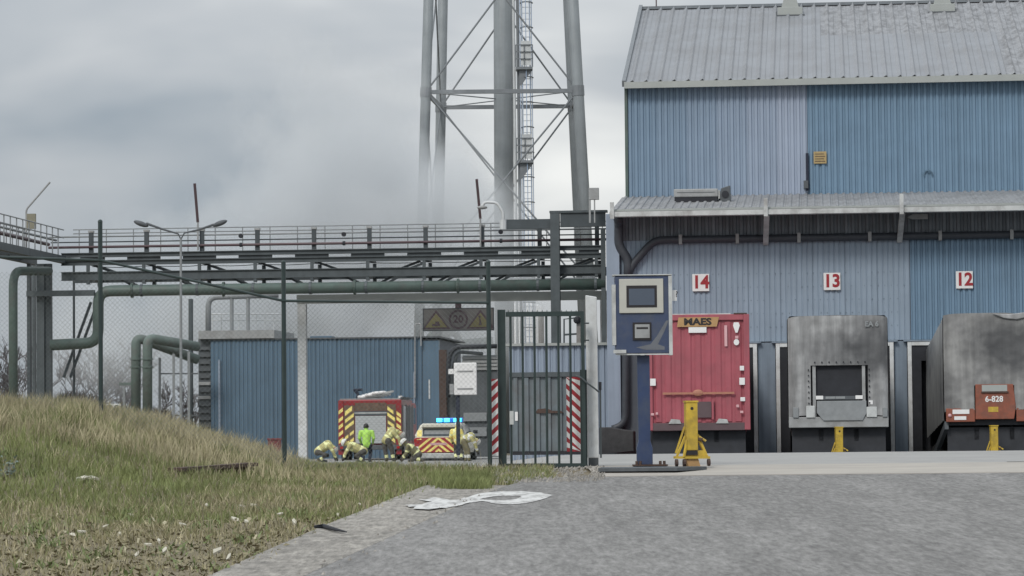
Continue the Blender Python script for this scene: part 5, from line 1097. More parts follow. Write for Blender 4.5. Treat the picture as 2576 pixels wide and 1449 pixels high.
box('underrun_skirt', -W + 0.05, W - 0.05, 0.3, 0.4, 0.35, 1.1, m_trdark, tr); sb = MB().bar((-1.22, 0.1, 1.15), (-1.24, 9.5, 0.55), 0.1, 0.2).build('side_guard', m_dgrey, tr)
for x, lab in ((2110, 'yellow trailer prop under the nose of the grey trailer at dock 13'), (2500, 'yellow trailer prop under the nose of the sooty trailer at dock 12')):
    m_ = trailer_frame(x, 80.6); prop(m_.to_translation() + Vector((0, 0, 0.12)), 0.1, lab, False)

# ================================================================== fire engine
ED = 122.0; S2 = ED / FPX; zg = G(-5, ED)
eo = P(931, 1075, ED); EX = lambda x: (x - 931) * S2; EZ = lambda y: 1.8 - zg + (1075 - y) * S2
fe = thing('fire_engine', 'red fire engine seen from behind with yellow chevrons and pale rear shutter', 'fire engine', Matrix.Translation((eo.x, ED, zg)) @ Matrix.Rotation(R(-2.9), 4, 'Z'))
W = 79 * S2; top = EZ(1002)
body = MB(); body.box(-W, W, 0.02, 5.2, 0.62, top); body.build('body', m_fired, fe, bevel=0.04)
box('roof', -W + 0.05, W - 0.05, 0.1, 5.1, top + 0.002, top + 0.05, m_greymetal, fe)
cabm = MB(); cabm.prism([(5.25, 0.5), (7.2, 0.5), (7.3, 1.2), (7.05, 2.2), (6.8, top - 0.1), (5.25, top - 0.1)], -W, W, 'x'); cab = cabm.build('cab', m_fired, fe, bevel=0.05)
box('windscreen', -W + 0.1, W - 0.1, 7.0, 7.16, 1.45, 2.1, m_glass, cab)
for s in (-1, 1): box('side_window', s * (W + 0.003) - 0.005, s * (W + 0.003) + 0.005, 5.6, 6.7, 1.4, 2.05, m_glass, cab)
sh = box('rear_shutter', EX(894), EX(971), -0.02, 0.015, EZ(1112), EZ(1043), m_shutter, fe)
sl = MB()
for k in range(12): z = EZ(1111) + k * 0.088; sl.box(EX(895), EX(970), -0.026, -0.021, z, z + 0.008)
tag(sl.build('shutter_slats', m_railg, sh), kind='stuff')
box('shutter_box', EX(892), EX(973), -0.03, 0.015, EZ(1042), EZ(1031), m_dgrey, fe, bevel=0.01); box('shutter_rail', EX(892), EX(973), -0.04, -0.031, EZ(1037), EZ(1034), m_gutter, fe)
for x0, x1 in ((851, 864), (997, 1010)): box('side_panel', EX(x0), EX(x1), -0.03, 0.018, EZ(1140), EZ(1004), m_fired, fe)
box('rear_panel', EX(866), EX(892), -0.012, 0.018, EZ(1125), EZ(1016), M('worn_brown', (0.13, 0.085, 0.06), 0.6, 0.5, 9), fe); box('rear_panel', EX(973), EX(996), -0.012, 0.018, EZ(1125), EZ(1014), M('worn_brown', (0.13, 0.085, 0.06)), fe)
def slash(x0, x1, yc, h, sgn, y=-0.034):
    a, b_ = EX(x0), EX(x1); zc_ = EZ(yc); d = (b_ - a) * 0.75 * sgn; hh_ = h * S2
    MB().prism([(a, zc_ - d / 2 - hh_ / 2), (b_, zc_ + d / 2 - hh_ / 2), (b_, zc_ + d / 2 + hh_ / 2), (a, zc_ - d / 2 + hh_ / 2)], y, y + 0.003).build('chevron', m_hiyel, fe)
for yc in (1030, 1051, 1068, 1086, 1104): slash(852, 863, yc, 9, 1)
for yc in (1040, 1053, 1070, 1088): slash(998, 1009, yc, 9, -1)
box('rear_panel', EX(893), EX(972), -0.012, 0.018, EZ(1030), EZ(1010), M('worn_brown', (0.13, 0.085, 0.06)), fe)
slash(868, 890, 1048, 9, 1, -0.017); slash(868, 890, 1066, 9, 1, -0.017); slash(975, 994, 1046, 9, -1, -0.017); slash(975, 994, 1082, 9, -1, -0.017); slash(975, 994, 1100, 9, -1, -0.017); slash(868, 886, 1030, 12, 1, -0.017); slash(975, 990, 1029, 9, -1, -0.017); slash(868, 876, 1096, 8, 1, -0.017); slash(880, 890, 1104, 8, 1, -0.017); slash(868, 878, 1112, 8, 1, -0.017); slash(976, 992, 1064, 8, -1, -0.017); slash(880, 890, 1086, 8, 1, -0.017)
for k in range(3): box('side_shutter', W + 0.004, W + 0.03, 0.5 + k * 1.55, 1.85 + k * 1.55, 0.75, top - 0.25, m_dgrey if k else m_glass, fe)
for k in range(4): box('shutter_post', W + 0.004, W + 0.05, 0.36 + k * 1.55, 0.46 + k * 1.55, 0.7, top - 0.2, m_greymetal, fe)
box('roof_rail', W - 0.04, W + 0.04, 0.1, 5.1, top + 0.052, top + 0.1, m_dgrey, fe); box('roof_locker', EX(1001), EX(1010), 0.3, 0.8, top + 0.052, top + 0.14, m_plate, fe)
# ladder and hose piled on the roof, monitor at the left
ldr = MB()
for dx in (0, 0.32): ldr.bar((EX(905), 0.3 + dx, top + 0.06), (EX(988), 0.3 + dx, EZ(981)), 0.07)
for k in range(8): t = k / 8 + 0.05; ldr.bar((EX(905) + t * (EX(988) - EX(905)), 0.3, top + .06 + t * (EZ(981) - top - .06)), (EX(905) + t * (EX(988) - EX(905)), 0.62, top + .06 + t * (EZ(981) - top - .06)), 0.035)
ldr.build('ladder', m_gutter, fe)
ho = MB()
for k in range(5): ho.tube([(EX(900 + 9 * k), 0.15 + 0.1 * (k % 2), top + 0.1 + 0.035 * k), (EX(925 + 10 * k), 0.3, top + 0.12 + 0.04 * k), (EX(948 + 8 * k), 0.45, top + 0.08 + 0.03 * k)], 0.06, 8)
ho.build('hose', m_plate, fe, smooth=True)
mo = MB(); mo.tube([(EX(895), 0.6, top + 0.05), (EX(897), 0.6, EZ(988)), (EX(890), 0.6, EZ(978))], 0.06, 8); mo.tube([(EX(886), 0.6, EZ(977)), (EX(908), 0.7, EZ(976))], 0.05, 8); mo.build('water_monitor', m_navycl, fe)
box('rear_bumper', -W, W, -0.12, 0.1, 0.42, 0.6, m_dgrey, fe, bevel=0.02)
for s in (-1, 1):
    for y in (1.4, 5.9):
        w_ = MB().tube([(s * W, y, 0.48), (s * (W - 0.35), y, 0.48)], 0.48, 18).build('wheel', m_tyre, fe); MB().tube([(s * (W + .004), y, 0.48), (s * (W + 0.001), y, 0.48)], 0.26, 12).build('rim', m_greymetal, w_)
    box('tail_light', s * (W - 0.12) - 0.06, s * (W - 0.12) + 0.06, -0.16, -0.121, 0.46, 0.56, m_taill, fe)

# ================================================================== emergency car
CD = 116.5; S3 = CD / FPX; zg = G(-2.7, CD); co = P(1103, 1075, CD)
CXp = lambda x: (x - 1103) * S3; CZ = lambda y: 1.8 - zg + (1075 - y) * S3
car = thing('emergency_car', 'emergency car from behind with red and yellow chevrons and lit blue light bar', 'car', Matrix.Translation((co.x, CD, zg)) @ Matrix.Rotation(R(-6.5), 4, 'Z'))
m_carw = M('car_white', (0.62, 0.60, 0.52), 0.3, 0.05)
# lofted body: cross-sections along the length (y), half-outline in (x, z)
secs = [(0.00, 0.86, 0.42, 0.90, 0.55), (0.12, 0.92, 0.34, 0.95, 0.62), (1.2, 0.94, 0.30, 0.95, 0.95), (3.6, 0.94, 0.30, 0.92, 0.95), (4.35, 0.90, 0.34, 0.80, 0.62), (4.6, 0.78, 0.42, 0.70, 0.55)]
b = MB(); n = 8; vs = []
for y, hw_, zl, zh, _ in secs:
    pr_ = [(-hw_ * 0.93, zl), (-hw_, zl + 0.18), (-hw_, zh - 0.15), (-hw_ * 0.95, zh), (hw_ * 0.95, zh), (hw_, zh - 0.15), (hw_, zl + 0.18), (hw_ * 0.93, zl)]; vs += [(x, y, z) for x, z in pr_]
b.add(vs, [(i * n + j, i * n + (j + 1) % n, (i + 1) * n + (j + 1) % n, (i + 1) * n + j) for i in range(len(secs) - 1) for j in range(n)] + [tuple(range(n)), tuple(range((len(secs) - 1) * n, len(secs) * n))]); cbody = b.build('body', m_carw, car, bevel=0.03)
gh = MB(); zr_ = CZ(1063); gz_ = 0.94
prof = [(0.06, gz_, 0.90), (0.28, zr_ - 0.05, 0.70), (0.6, zr_, 0.68), (2.3, zr_, 0.68), (3.3, gz_, 0.86)]
gh.add([(s * hw_, y, z) for y, z, hw_ in prof for s in (-1, 1)], [(2 * i, 2 * i + 1, 2 * i + 3, 2 * i + 2) for i in range(4)] + [(0, 2, 4, 6, 8), (1, 9, 7, 5, 3)]); gh.build('cabin', m_carw, car, bevel=0.03)
def rq(x0, x1, ya, yb, nm, mt, off=0.02, par=None):      # panel on the sloping tailgate glass
    def pt_(x, y):
        z = CZ(y); t = (z - gz_) / (zr_ - 0.05 - gz_); return (CXp(x), 0.06 + 0.22 * t - off, z)
    MB().add([pt_(x0, yb), pt_(x1, yb), pt_(x1, ya), pt_(x0, ya)], [(0, 1, 2, 3)]).build(nm, mt, par or car)
rq(1062, 1146, 1076, 1096, 'rear_window', m_glass, 0.02); rq(1066, 1142, 1079, 1090, 'window_reflection_strip', m_railg, 0.024)
sp_ = MB(); sp_.prism([(CXp(1058), CZ(1073)), (CXp(1146), CZ(1073)), (CXp(1142), CZ(1065)), (CXp(1064), CZ(1065))], 0.0, 0.35); sp_.build('spoiler', m_carw, car, bevel=0.015)
for x0, x1 in ((1048, 1060), (1147, 1158)): rq(x0, x1, 1080, 1104, 'pillar_panel', m_hiyel, 0.025)
# rear end below the glass: red field with chevrons
rz0, rz1 = CZ(1136), CZ(1099)
MB().prism([(-0.88, rz0), (0.88, rz0), (0.92, rz0 + 0.2), (0.86, rz1), (-0.86, rz1), (-0.92, rz0 + 0.2)], -0.02, 0.1).build('tailgate', m_redpaint, car)
cz_ = 0.0
for k, (d, th) in enumerate(((0.0, 0.10), (0.20, 0.11), (0.42, 0.11), (0.66, 0.10))):
    for s in (-1, 1):
        apex = rz0 + 0.05 + d; run = 0.86
        pts = [(0.0, apex), (0.0, apex + th)] + [(s * run, apex + th - run * 0.8), (s * run, apex - run * 0.8)]
        pts = [(x, z) for x, z in pts]
        # clip to the tailgate
        cl = []
        N = 14
        for t in range(N + 1): x = s * run * t / N; cl.append((x, apex + th - run * t / N * 0.8, apex - run * t / N * 0.8))
        cl = [(x, min(hi_, rz1 - 0.01), max(lo_, rz0 + 0.01)) for x, hi_, lo_ in cl if min(hi_, rz1 - .01) > max(lo_, rz0 + .01) + 0.004]
        if len(cl) > 1:
            pg = [(x, hi_) for x, hi_, _ in cl] + [(x, lo_) for x, _, lo_ in reversed(cl)]
            MB().prism(pg, -0.026, -0.021).build('chevron', m_hiyel, car)
box('number_plate', CXp(1082), CXp(1124), -0.034, -0.027, CZ(1118), CZ(1112), m_pinkw, car)
for s in (-1, 1): box('tail_light', s * 0.80 - 0.11, s * 0.80 + 0.11, -0.035, -0.0265, rz1 - 0.2, rz1 - 0.03, m_taill, car, bevel=0.01); box('fog_lamp', s * 0.82 - 0.08, s * 0.82 + 0.08, -0.05, -0.027, rz0 + 0.1, rz0 + 0.22, m_plate, car, bevel=0.01)
box('bumper', -0.9, 0.9, -0.1, 0.2, CZ(1151), CZ(1138), m_gutter, car, bevel=0.03); box('under_bumper', -0.82, 0.82, -0.04, 0.3, CZ(1157), CZ(1151.5), m_black, car)
for s in (-1, 1):
    for y in (0.95, 3.6):
        w_ = MB().tube([(s * 0.93, y, 0.33), (s * 0.70, y, 0.33)], 0.33, 18).build('wheel', m_tyre, car); MB().tube([(s * 0.938, y, 0.33), (s * 0.932, y, 0.33)], 0.2, 12).build('rim', m_greymetal, w_)
    MB().add([(s * 0.80, 0.6, gz_ + .04), (s * 0.80, 2.9, gz_ + .04), (s * 0.725, 2.3, zr_ - 0.06), (s * 0.735, 0.65, zr_ - 0.06)], [(0, 1, 2, 3)]).xf(Matrix.Translation((s * 0.075, 0, 0))).build('side_window', m_glass, car)
    box('mirror', s * 1.0 - 0.08, s * 1.0 + 0.08, 2.9, 3.0, 1.0, 1.13, m_black, car)
lb = box('light_bar', CXp(1084), CXp(1152), 1.35, 1.6, zr_ + 0.03, zr_ + 0.2, m_blued, car, bevel=0.03); box('bar_foot', -0.4, 0.4, 1.4, 1.55, zr_ - 0.01, zr_ + 0.03, m_dgrey, car)
for x in (1093, 1112, 1136): box('beacon', CXp(x - 7), CXp(x + (13 if x > 1130 else 7)), 1.32, 1.349, zr_ + 0.05, zr_ + 0.18, m_bluelit, lb, bevel=0.01)

# ================================================================== people
def seg_dist(pts, a, b):
    a, b = np.array(a), np.array(b); d = b - a; t = np.clip(((pts - a) @ d) / max(1e-9, d @ d), 0, 1)
    return np.linalg.norm(pts - (a + t[:, None] * d), axis=1), t
def person(label, D, J, style, helmet=True, fat=1.0):
    """J: joints as (x px, y px, metres behind depth D)"""
    q = {k: P(v[0], v[1], D) + Vector((0, v[2] if len(v) > 2 else 0, 0)) for k, v in J.items()}
    base = Vector((q['pelvis'].x, q['pelvis'].y, min(p.z for p in q.values()) - 0.05))
    r_ = thing('person', label, 'person', Matrix.Translation(base), 'firefighters by the fire engine'); q = {k: p - base for k, p in q.items()}
    b = MB(); bones = []
    def limb(pts, rs, kind):
        b.tube([q[p] for p in pts], [x * fat for x in rs], 10)
        for p, r1 in zip(pts, rs): b.ball(q[p], r1 * fat * 0.99, 10, 6)
        for p, p2 in zip(pts, pts[1:]): bones.append((tuple(q[p]), tuple(q[p2]), kind if p != pts[-2] or kind in ('torso', 'head') else kind + '_end'))
    limb(['pelvis', 'chest', 'neck'], [0.155, 0.175, 0.075], 'torso'); limb(['neck', 'head'], [0.06, 0.06], 'head')
    b.ball(q['head'], (0.088, 0.10, 0.118), 12, 8); fd = (q.get('face', q['head'] + Vector((0, 0.1, 0))) - q['head']).normalized()
    b.ball(q['head'] + fd * 0.105, 0.02, 6, 4); sidev = fd.cross(Vector((0, 0, 1))).normalized()
    for s in (-1, 1): b.ball(q['head'] + sidev * 0.09 * s, 0.022, 6, 4)
    b.tube([q['shL'], q['shR']], 0.085 * fat, 10); b.tube([q['hipL'], q['hipR']], 0.125 * fat, 10)
    bones.append((tuple(q['shL']), tuple(q['shR']), 'torso')); bones.append((tuple(q['hipL']), tuple(q['hipR']), 'leg'))
    for s in 'LR':
        limb(['sh' + s, 'el' + s, 'wr' + s], [0.082, 0.06, 0.046], 'arm'); limb(['hip' + s, 'kn' + s, 'an' + s], [0.11, 0.08, 0.06], 'leg')
        an = q['an' + s]; toe = an + Vector((0.05 if s == 'R' else -0.05, 0.20, -0.05))
        if 'to' + s in q: toe = q['to' + s]
        b.tube([an + Vector((0, 0, -0.02)), toe], [0.062, 0.045], 8); b.ball(toe, 0.047, 8, 5); bones.append((tuple(an), tuple(toe), 'boot'))
        w = q['wr' + s]; hd = (w - q['el' + s]).normalized(); sd = hd.cross(Vector((0, 1, 0.2))).normalized()
        palm = w + hd * 0.07; b.tube([w, palm + hd * 0.02], [0.036, 0.042], 8); bones.append((tuple(w), tuple(palm + hd * 0.1), 'hand'))
        for k, ln in enumerate((0.07, 0.082, 0.076, 0.058)):
            st_ = palm + sd * (k - 1.5) * 0.022; b.tube([st_, st_ + hd * ln * 0.6, st_ + hd * ln * 0.9 + Vector((0, 0.025, -0.01))], [0.011, 0.0105, 0.009], 6)
        b.tube([w + hd * 0.03 + sd * 0.03, w + hd * 0.07 + sd * 0.065], [0.013, 0.011], 6)
    me = b.mesh('body', m_skin); tmp = bpy.data.objects.new('tmp', me); COL.objects.link(tmp)
    rm = tmp.modifiers.new('r', 'REMESH'); rm.mode = 'VOXEL'; rm.voxel_size = 0.016
    sm = tmp.modifiers.new('s', 'SMOOTH'); sm.iterations = 3; sm.factor = 0.5
    dg = bpy.context.evaluated_depsgraph_get(); m2_ = bpy.data.meshes.new_from_object(tmp.evaluated_get(dg)); bpy.data.objects.remove(tmp)
    jk, bd, tr_, ft = style
    mats = [jk, bd, tr_, m_skin, m_glove, ft]; m2_.materials.clear()
    for m in mats: m2_.materials.append(m)
    nf = len(m2_.polygons); c = np.empty(nf * 3); m2_.polygons.foreach_get('center', c); c = c.reshape(-1, 3)
    best = np.full(nf, 1e9); idx = np.zeros(nf, int); tt = np.zeros(nf)
    for i, (a_, b2, kd) in enumerate(bones):
        rad = {'torso': 0.15, 'leg': 0.09, 'leg_end': 0.07, 'arm': 0.07, 'arm_end': 0.05, 'head': 0.1, 'boot': 0.05, 'hand': 0.05}[kd]
        d, t = seg_dist(c, a_, b2); d = d - rad; k = d < best; best[k] = d[k]; idx[k] = i; tt[k] = t[k]
    mi = np.zeros(nf, int); kinds = [bn[2] for bn in bones]
    for i, kd in enumerate(kinds):
        k = idx == i; t = tt
        if kd == 'torso': mi[k] = 0; mi[k & (t > 0.12) & (t < 0.34)] = 1; mi[k & (t > 0.82) & (t < 0.97)] = 1
        elif kd == 'arm': mi[k] = 0; mi[k & (t > 0.55) & (t < 0.8)] = 1
        elif kd == 'arm_end': mi[k] = 0; mi[k & (t > 0.6) & (t < 0.9)] = 1
        elif kd == 'leg': mi[k] = 2
        elif kd == 'leg_end': mi[k] = 2; mi[k & (t > 0.5) & (t < 0.85)] = 1 if style is not ST_VEST else 2
        elif kd == 'head': mi[k] = 3
        elif kd == 'hand': mi[k] = 4 if helmet else 3
        else: mi[k] = 5
    m2_.polygons.foreach_set('material_index', mi.tolist()); m2_.polygons.foreach_set('use_smooth', [True] * nf); m2_.update()
    m2_.name = 'body'; put('body', m2_, r_)
    hq = q['head']; up_ = (hq - q['neck']).normalized()
    if helmet:
        h = MB(); h.ball((0, 0, 0), (0.115, 0.138, 0.105), 14, 8); h.v = [Vector((v.x, v.y, max(v.z, -0.02))) for v in h.v]
        h.tube([(0, 0, -0.03), (0, 0, -0.012)], 0.145, 16)
        rot = up_.to_track_quat('Z', 'Y').to_matrix().to_4x4(); h.xf(Matrix.Translation(hq + up_ * 0.045) @ rot); h.build('helmet', m_helmet, r_, smooth=False)
    else:
        h = MB(); h.ball((0, 0, 0), (0.1, 0.112, 0.125), 14, 8); h.v = [Vector((v.x, v.y if v.z > 0.02 else min(v.y, 0.03), max(v.z, -0.05))) for v in h.v]; h.xf(Matrix.Translation(hq + Vector((0, -0.006, 0.012)))); h.build('hair', m_hair, r_, smooth=True)
ST_FIRE = (m_jacket, m_band, m_trous, m_trdark); ST_VEST = (m_hivis, m_hivis, m_navycl, m_trdark)
PD = 113.0
person('firefighter crouching bent to the right at the far left, beside the portal post', PD,
       dict(pelvis=(800, 1136), chest=(824, 1119), neck=(834, 1121), head=(840, 1129), face=(842, 1138, .1), shL=(828, 1121, .2), shR=(829, 1121, -.2), elL=(838, 1137, .2), elR=(839, 1137, -.22), wrL=(842, 1151, .1), wrR=(846, 1151, -.15), hipL=(799, 1138, .13), hipR=(800, 1138, -.13), knL=(822, 1146, .22), knR=(819, 1144, -.25), anL=(800, 1157, .15), anR=(806, 1157, -.2), toL=(816, 1160, .15), toR=(822, 1160, -.2)), ST_FIRE)
person('firefighter in white helmet stooping left, arms down, before the fire engine shutter', PD - 0.6,
       dict(pelvis=(915, 1135), chest=(886, 1123), neck=(876, 1118), head=(868, 1114), face=(863, 1120, .05), shL=(881, 1121, -.2), shR=(882, 1121, .2), elL=(872, 1137, -.22), elR=(870, 1135, .2), wrL=(866, 1151, -.2), wrR=(864, 1149, .15), hipL=(915, 1136, -.13), hipR=(914, 1136, .13), knL=(897, 1146, -.2), knR=(895, 1147, .2), anL=(914, 1158, -.2), anR=(912, 1158, .2), toL=(900, 1161, -.2), toR=(898, 1161, .2)), ST_FIRE)
person('bareheaded man in green hi-vis vest seen from behind by the fire engine', PD + 0.8,
       dict(pelvis=(922, 1116), chest=(922, 1093, .06), neck=(921, 1081, .1), head=(920.5, 1074, .12), face=(921, 1074, .4), shL=(907, 1087, .06), shR=(936, 1087, .06), elL=(904, 1102, .02), elR=(940, 1102, .02), wrL=(908, 1115, .25), wrR=(937, 1115, .25), hipL=(915, 1119), hipR=(929, 1119), knL=(912, 1136, .32), knR=(931, 1136, .32), anL=(914, 1157, .0), anR=(930, 1157, .0)), ST_VEST, helmet=False, fat=0.95)
person('firefighter bending to the right with yellow trouser bands, between fire engine and car', PD - 0.3,
       dict(pelvis=(972, 1106), chest=(986, 1086, .1), neck=(1000, 1085, .1), head=(1008, 1092, .1), face=(1012, 1101, .15), shL=(988, 1086, .25), shR=(990, 1088, -.15), elL=(1003, 1100, .25), elR=(1004, 1104, -.15), wrL=(1010, 1118, .2), wrR=(1008, 1121, -.1), hipL=(967, 1109, .12), hipR=(977, 1109, -.12), knL=(969, 1134, .1), knR=(986, 1132, -.1), anL=(973, 1155, .1), anR=(990, 1155, -.1)), ST_FIRE, fat=1.05)
person('firefighter kneeling low beside the left rear of the car', PD - 0.9,
       dict(pelvis=(1052, 1143), chest=(1032, 1127), neck=(1023, 1119), head=(1017, 1113), face=(1012, 1118, .1), shL=(1026, 1124, -.2), shR=(1029, 1122, .2), elL=(1023, 1141, -.22), elR=(1022, 1138, .2), wrL=(1015, 1153, -.2), wrR=(1012, 1151, .15), hipL=(1053, 1145, -.13), hipR=(1052, 1145, .13), knL=(1036, 1155, -.2), knR=(1038, 1146, .25), anL=(1061, 1157, -.2), anR=(1037, 1158, .25), toL=(1068, 1156, -.2), toR=(1028, 1160, .25)), (M('olive_jacket', (0.17, 0.16, 0.085), 0.8, 0.25, 9), m_band, m_trous, m_trdark))
person('white-helmeted firefighter standing at the right flank of the car', 115.3,
       dict(pelvis=(1152, 1110, .1), chest=(1147, 1089, .1), neck=(1149, 1078, .1), head=(1152, 1071, .1), face=(1149, 1071, .4), shL=(1137, 1084, .1), shR=(1159, 1084, .1), elL=(1133, 1099, .1), elR=(1165, 1099, .1), wrL=(1137, 1111, .3), wrR=(1161, 1112, .3), hipL=(1147, 1112, .1), hipR=(1158, 1112, .1), knL=(1146, 1133, .25), knR=(1160, 1133, .25), anL=(1147, 1155), anR=(1160, 1155)), (m_hiyel, m_band, m_trous, m_trdark), fat=0.95)
person('firefighter bent double with pale shoulder band right of the car', PD + 0.5,
       dict(pelvis=(1166, 1108), chest=(1184, 1099), neck=(1193, 1104), head=(1199, 1110), face=(1203, 1117, .1), shL=(1186, 1101, .2), shR=(1187, 1102, -.2), elL=(1194, 1117, .2), elR=(1196, 1118, -.2), wrL=(1199, 1133, .15), wrR=(1201, 1134, -.15), hipL=(1166, 1110, .12), hipR=(1167, 1110, -.12), knL=(1172, 1133, .1), knR=(1178, 1132, -.15), anL=(1172, 1155, .1), anR=(1180, 1155, -.15)), (m_jacket, m_helmet, M('khaki_trousers', (0.19, 0.17, 0.10), 0.8, 0.25, 9), m_trdark))

# ================================================================== road paint, scraps
def ragged(pts, n=4, j=1.0):
    out = []
    for (x0, y0), (x1, y1) in zip(pts, pts[1:] + pts[:1]):
        for k in range(n): t = k / n; out.append((x0 + (x1 - x0) * t + random.uniform(-2.5, 2.5) * j, y0 + (y1 - y0) * t + random.uniform(-.3, .3) * j))
    return out
def paint(pts, hole=None):
    pts = ragged(pts); hole = ragged(hole) if hole else None
    ps = [gp(x, y) for x, y in pts]; b = MB()
    f = lambda p: (p.x, p.y, G(p.x, p.y) + 0.018)
    if hole is None: b.add([f(p) for p in ps], [tuple(range(len(ps)))])
    else:
        hs = [gp(x, y) for x, y in hole]; n = len(ps); b.add([f(p) for p in ps] + [f(p) for p in hs], [(i, (i + 1) % n, n + (i + 1) % n, n + i) for i in range(n)])
    return b
ring_o = [(1392, 1250), (1360, 1243), (1310, 1239), (1250, 1240), (1205, 1245), (1170, 1256), (1165, 1266), (1185, 1268), (1215, 1264), (1245, 1271), (1290, 1273), (1335, 1268), (1365, 1259)]
ring_i = [(1310, 1252), (1295, 1251), (1275, 1250.5), (1255, 1251), (1240, 1253), (1220, 1256), (1205, 1260), (1215, 1261), (1230, 1261), (1250, 1262.5), (1275, 1262), (1298, 1259), (1308, 1256)]
pm = paint(ring_o, ring_i)
jag = [(1170, 1256), (1150, 1262), (1120, 1262), (1090, 1258), (1075, 1263), (1050, 1264), (1086, 1269), (1060, 1276), (1018, 1277), (1030, 1283), (1046, 1281), (1040, 1287), (1080, 1289), (1110, 1285), (1150, 1278), (1180, 1269)]
jag = ragged(jag, 3); js = [gp(x, y) for x, y in jag]; pm.add([(p.x, p.y, G(p.x, p.y) + (0.034 if 5 < k < 40 else 0.022)) for k, p in enumerate(js)], [tuple(range(len(js)))])
tag(pm.build('painted_letter', m_paint), 'smeared white painted letter P lying across kerb and road', 'road marking')
q = gp(835, 1345); rb_ = MB(); pts = [gp(x, y) for x, y in ((792, 1338), (815, 1336), (845, 1345), (872, 1351))]
rb_.tube([(p.x, p.y, G(p.x, p.y) + 0.05) for p in pts], [0.015, 0.025, 0.018, 0.006], 8); tag(rb_.build('rubber_scrap', m_black), 'curved dark rubber scrap lying on the kerb', 'scrap')
q0, q1 = gp(440, 1193), gp(632, 1191); bm_ = MB(); zz = G(q0.x, q0.y) + 0.06
bm_.bar((q0.x, q0.y, zz), (q1.x, q1.y, zz + 0.03), 0.22, 0.05); bm_.bar((q0.x, q0.y - 0.09, zz - 0.06), (q1.x, q1.y - 0.09, zz - 0.03), 0.02, 0.1); tag(bm_.build('steel_channel', m_rust), 'rusty steel channel lying in the grass below the mound', 'steel channel')
q = gp(620, 1140); MB().ball((0, 0, 0), (0.11, 0.08, 0.05)).xf(Matrix.Translation((q.x, q.y + 0.4, q.z + 0.16))).build('tmp', m_litter) if False else None
for x, y, s in ((210, 1216, .12), (235, 1214, .1), (620, 1138, .13), (182, 1360, .05), (207, 1352, .06), (374, 1386, .05), (415, 1399, .05), (345, 1412, .05), (590, 1321, .09), (620, 1326, .06), (548, 1402, .08), (610, 1285, .05), (330, 1308, .05), (265, 1338, .05), (460, 1333, .05), (740, 1325, .07), (640, 1283, .05), (300, 1357, .05), (520, 1283, .05), (400, 1376, .06), (575, 1418, .05), (705, 1305, .05), (850, 1308, .035), (905, 1280, .03)):
    p = gp(x, y); b = MB(); n = random.randint(5, 7); s *= 0.62
    pr_ = [(1.6 * s * random.uniform(.5, 1.1) * math.cos(2 * math.pi * k / n), s * random.uniform(.35, .8) * math.sin(2 * math.pi * k / n)) for k in range(n)]
    b.prism(pr_, 0, 0.012 + s * 0.12, 'z'); b.v = [v + Vector((0, 0, 0.25 * v.x * random.uniform(-1, 1))) for v in b.v]
    b.xf(Matrix.Translation((p.x, p.y, G(p.x, p.y) + 0.05)) @ Matrix.Rotation(random.uniform(0.2, 0.6), 4, 'X') @ Matrix.Rotation(random.uniform(0, 6), 4, 'Z'))
    tag(b.build('litter_scrap', m_litter), 'small white litter scrap lying in the rough grass', 'litter', 'white litter in the grass')

# ================================================================== grass
rng = np.random.default_rng(5)
Gv = np.vectorize(G)
kx_, ky_ = np.array([p.x for p in KL]), np.array([p.y for p in KL])
rx_, ry_ = np.array([p.x for p in KR]), np.array([p.y for p in KR])
def pxs(x, y, z):
    q = (np.stack([x, y, z - CAMZ], 1)) @ np.array(CAMM); return CX + FPX * q[:, 0] / -q[:, 2], CY - FPX * q[:, 1] / -q[:, 2]
def scatter(n, xr, yr, cond):
    x = rng.uniform(*xr, n); y = rng.uniform(*yr, n); z = Gv(x, y); px, py = pxs(x, y, z); k = cond(x, y, px, py); return x[k], y[k], z[k], px[k], py[k]
def blades(name, mat, x, y, z, h, w, lean, label, cat_parent=None):
    n = len(x); a = rng.uniform(0, 2 * np.pi, n); dx, dy = np.cos(a), np.sin(a); la = rng.uniform(0, 2 * np.pi, n); L = lean * h * rng.uniform(.2, 1, n)
    v = np.zeros((n, 5, 3)); mid = 0.55
    for i, (s, t, ww) in enumerate(((-1, 0, 1), (1, 0, 1), (1, mid, .75), (-1, mid, .75), (0, 1, 0))):
        v[:, i, 0] = x + s * dx * w * ww * .5 + np.cos(la) * L * t * t; v[:, i, 1] = y + s * dy * w * ww * .5 + np.sin(la) * L * t * t; v[:, i, 2] = z - 0.02 + h * t * (1 - 0.25 * lean * t)
    me = bpy.data.meshes.new(name); me.vertices.add(n * 5); me.vertices.foreach_set('co', v.reshape(-1).astype(np.float32))
    base = np.arange(n) * 5; lo = np.stack([base, base + 1, base + 2, base + 3, base + 3, base + 2, base + 4], 1).reshape(-1)
    me.loops.add(n * 7); me.loops.foreach_set('vertex_index', lo.astype(np.int32)); me.polygons.add(n * 2)
    st = (np.arange(n)[:, None] * 7 + np.array([0, 4])).reshape(-1); me.polygons.foreach_set('loop_start', st.astype(np.int32)); me.update(); me.validate()
    me.materials.append(mat); o = put(name, me); tag(o, label, kind='stuff'); return o
def clump(x, y, f, s=0.0): 
    return np.array([0.5 + 0.5 * mnoise.noise(Vector((float(a) * f, float(b) * f, s))) for a, b in zip(x, y)])
def off_road(x, y): return (x < np.interp(y, ky_, kx_) + np.abs(rng.normal(0, 0.075, len(x))) - 0.03)
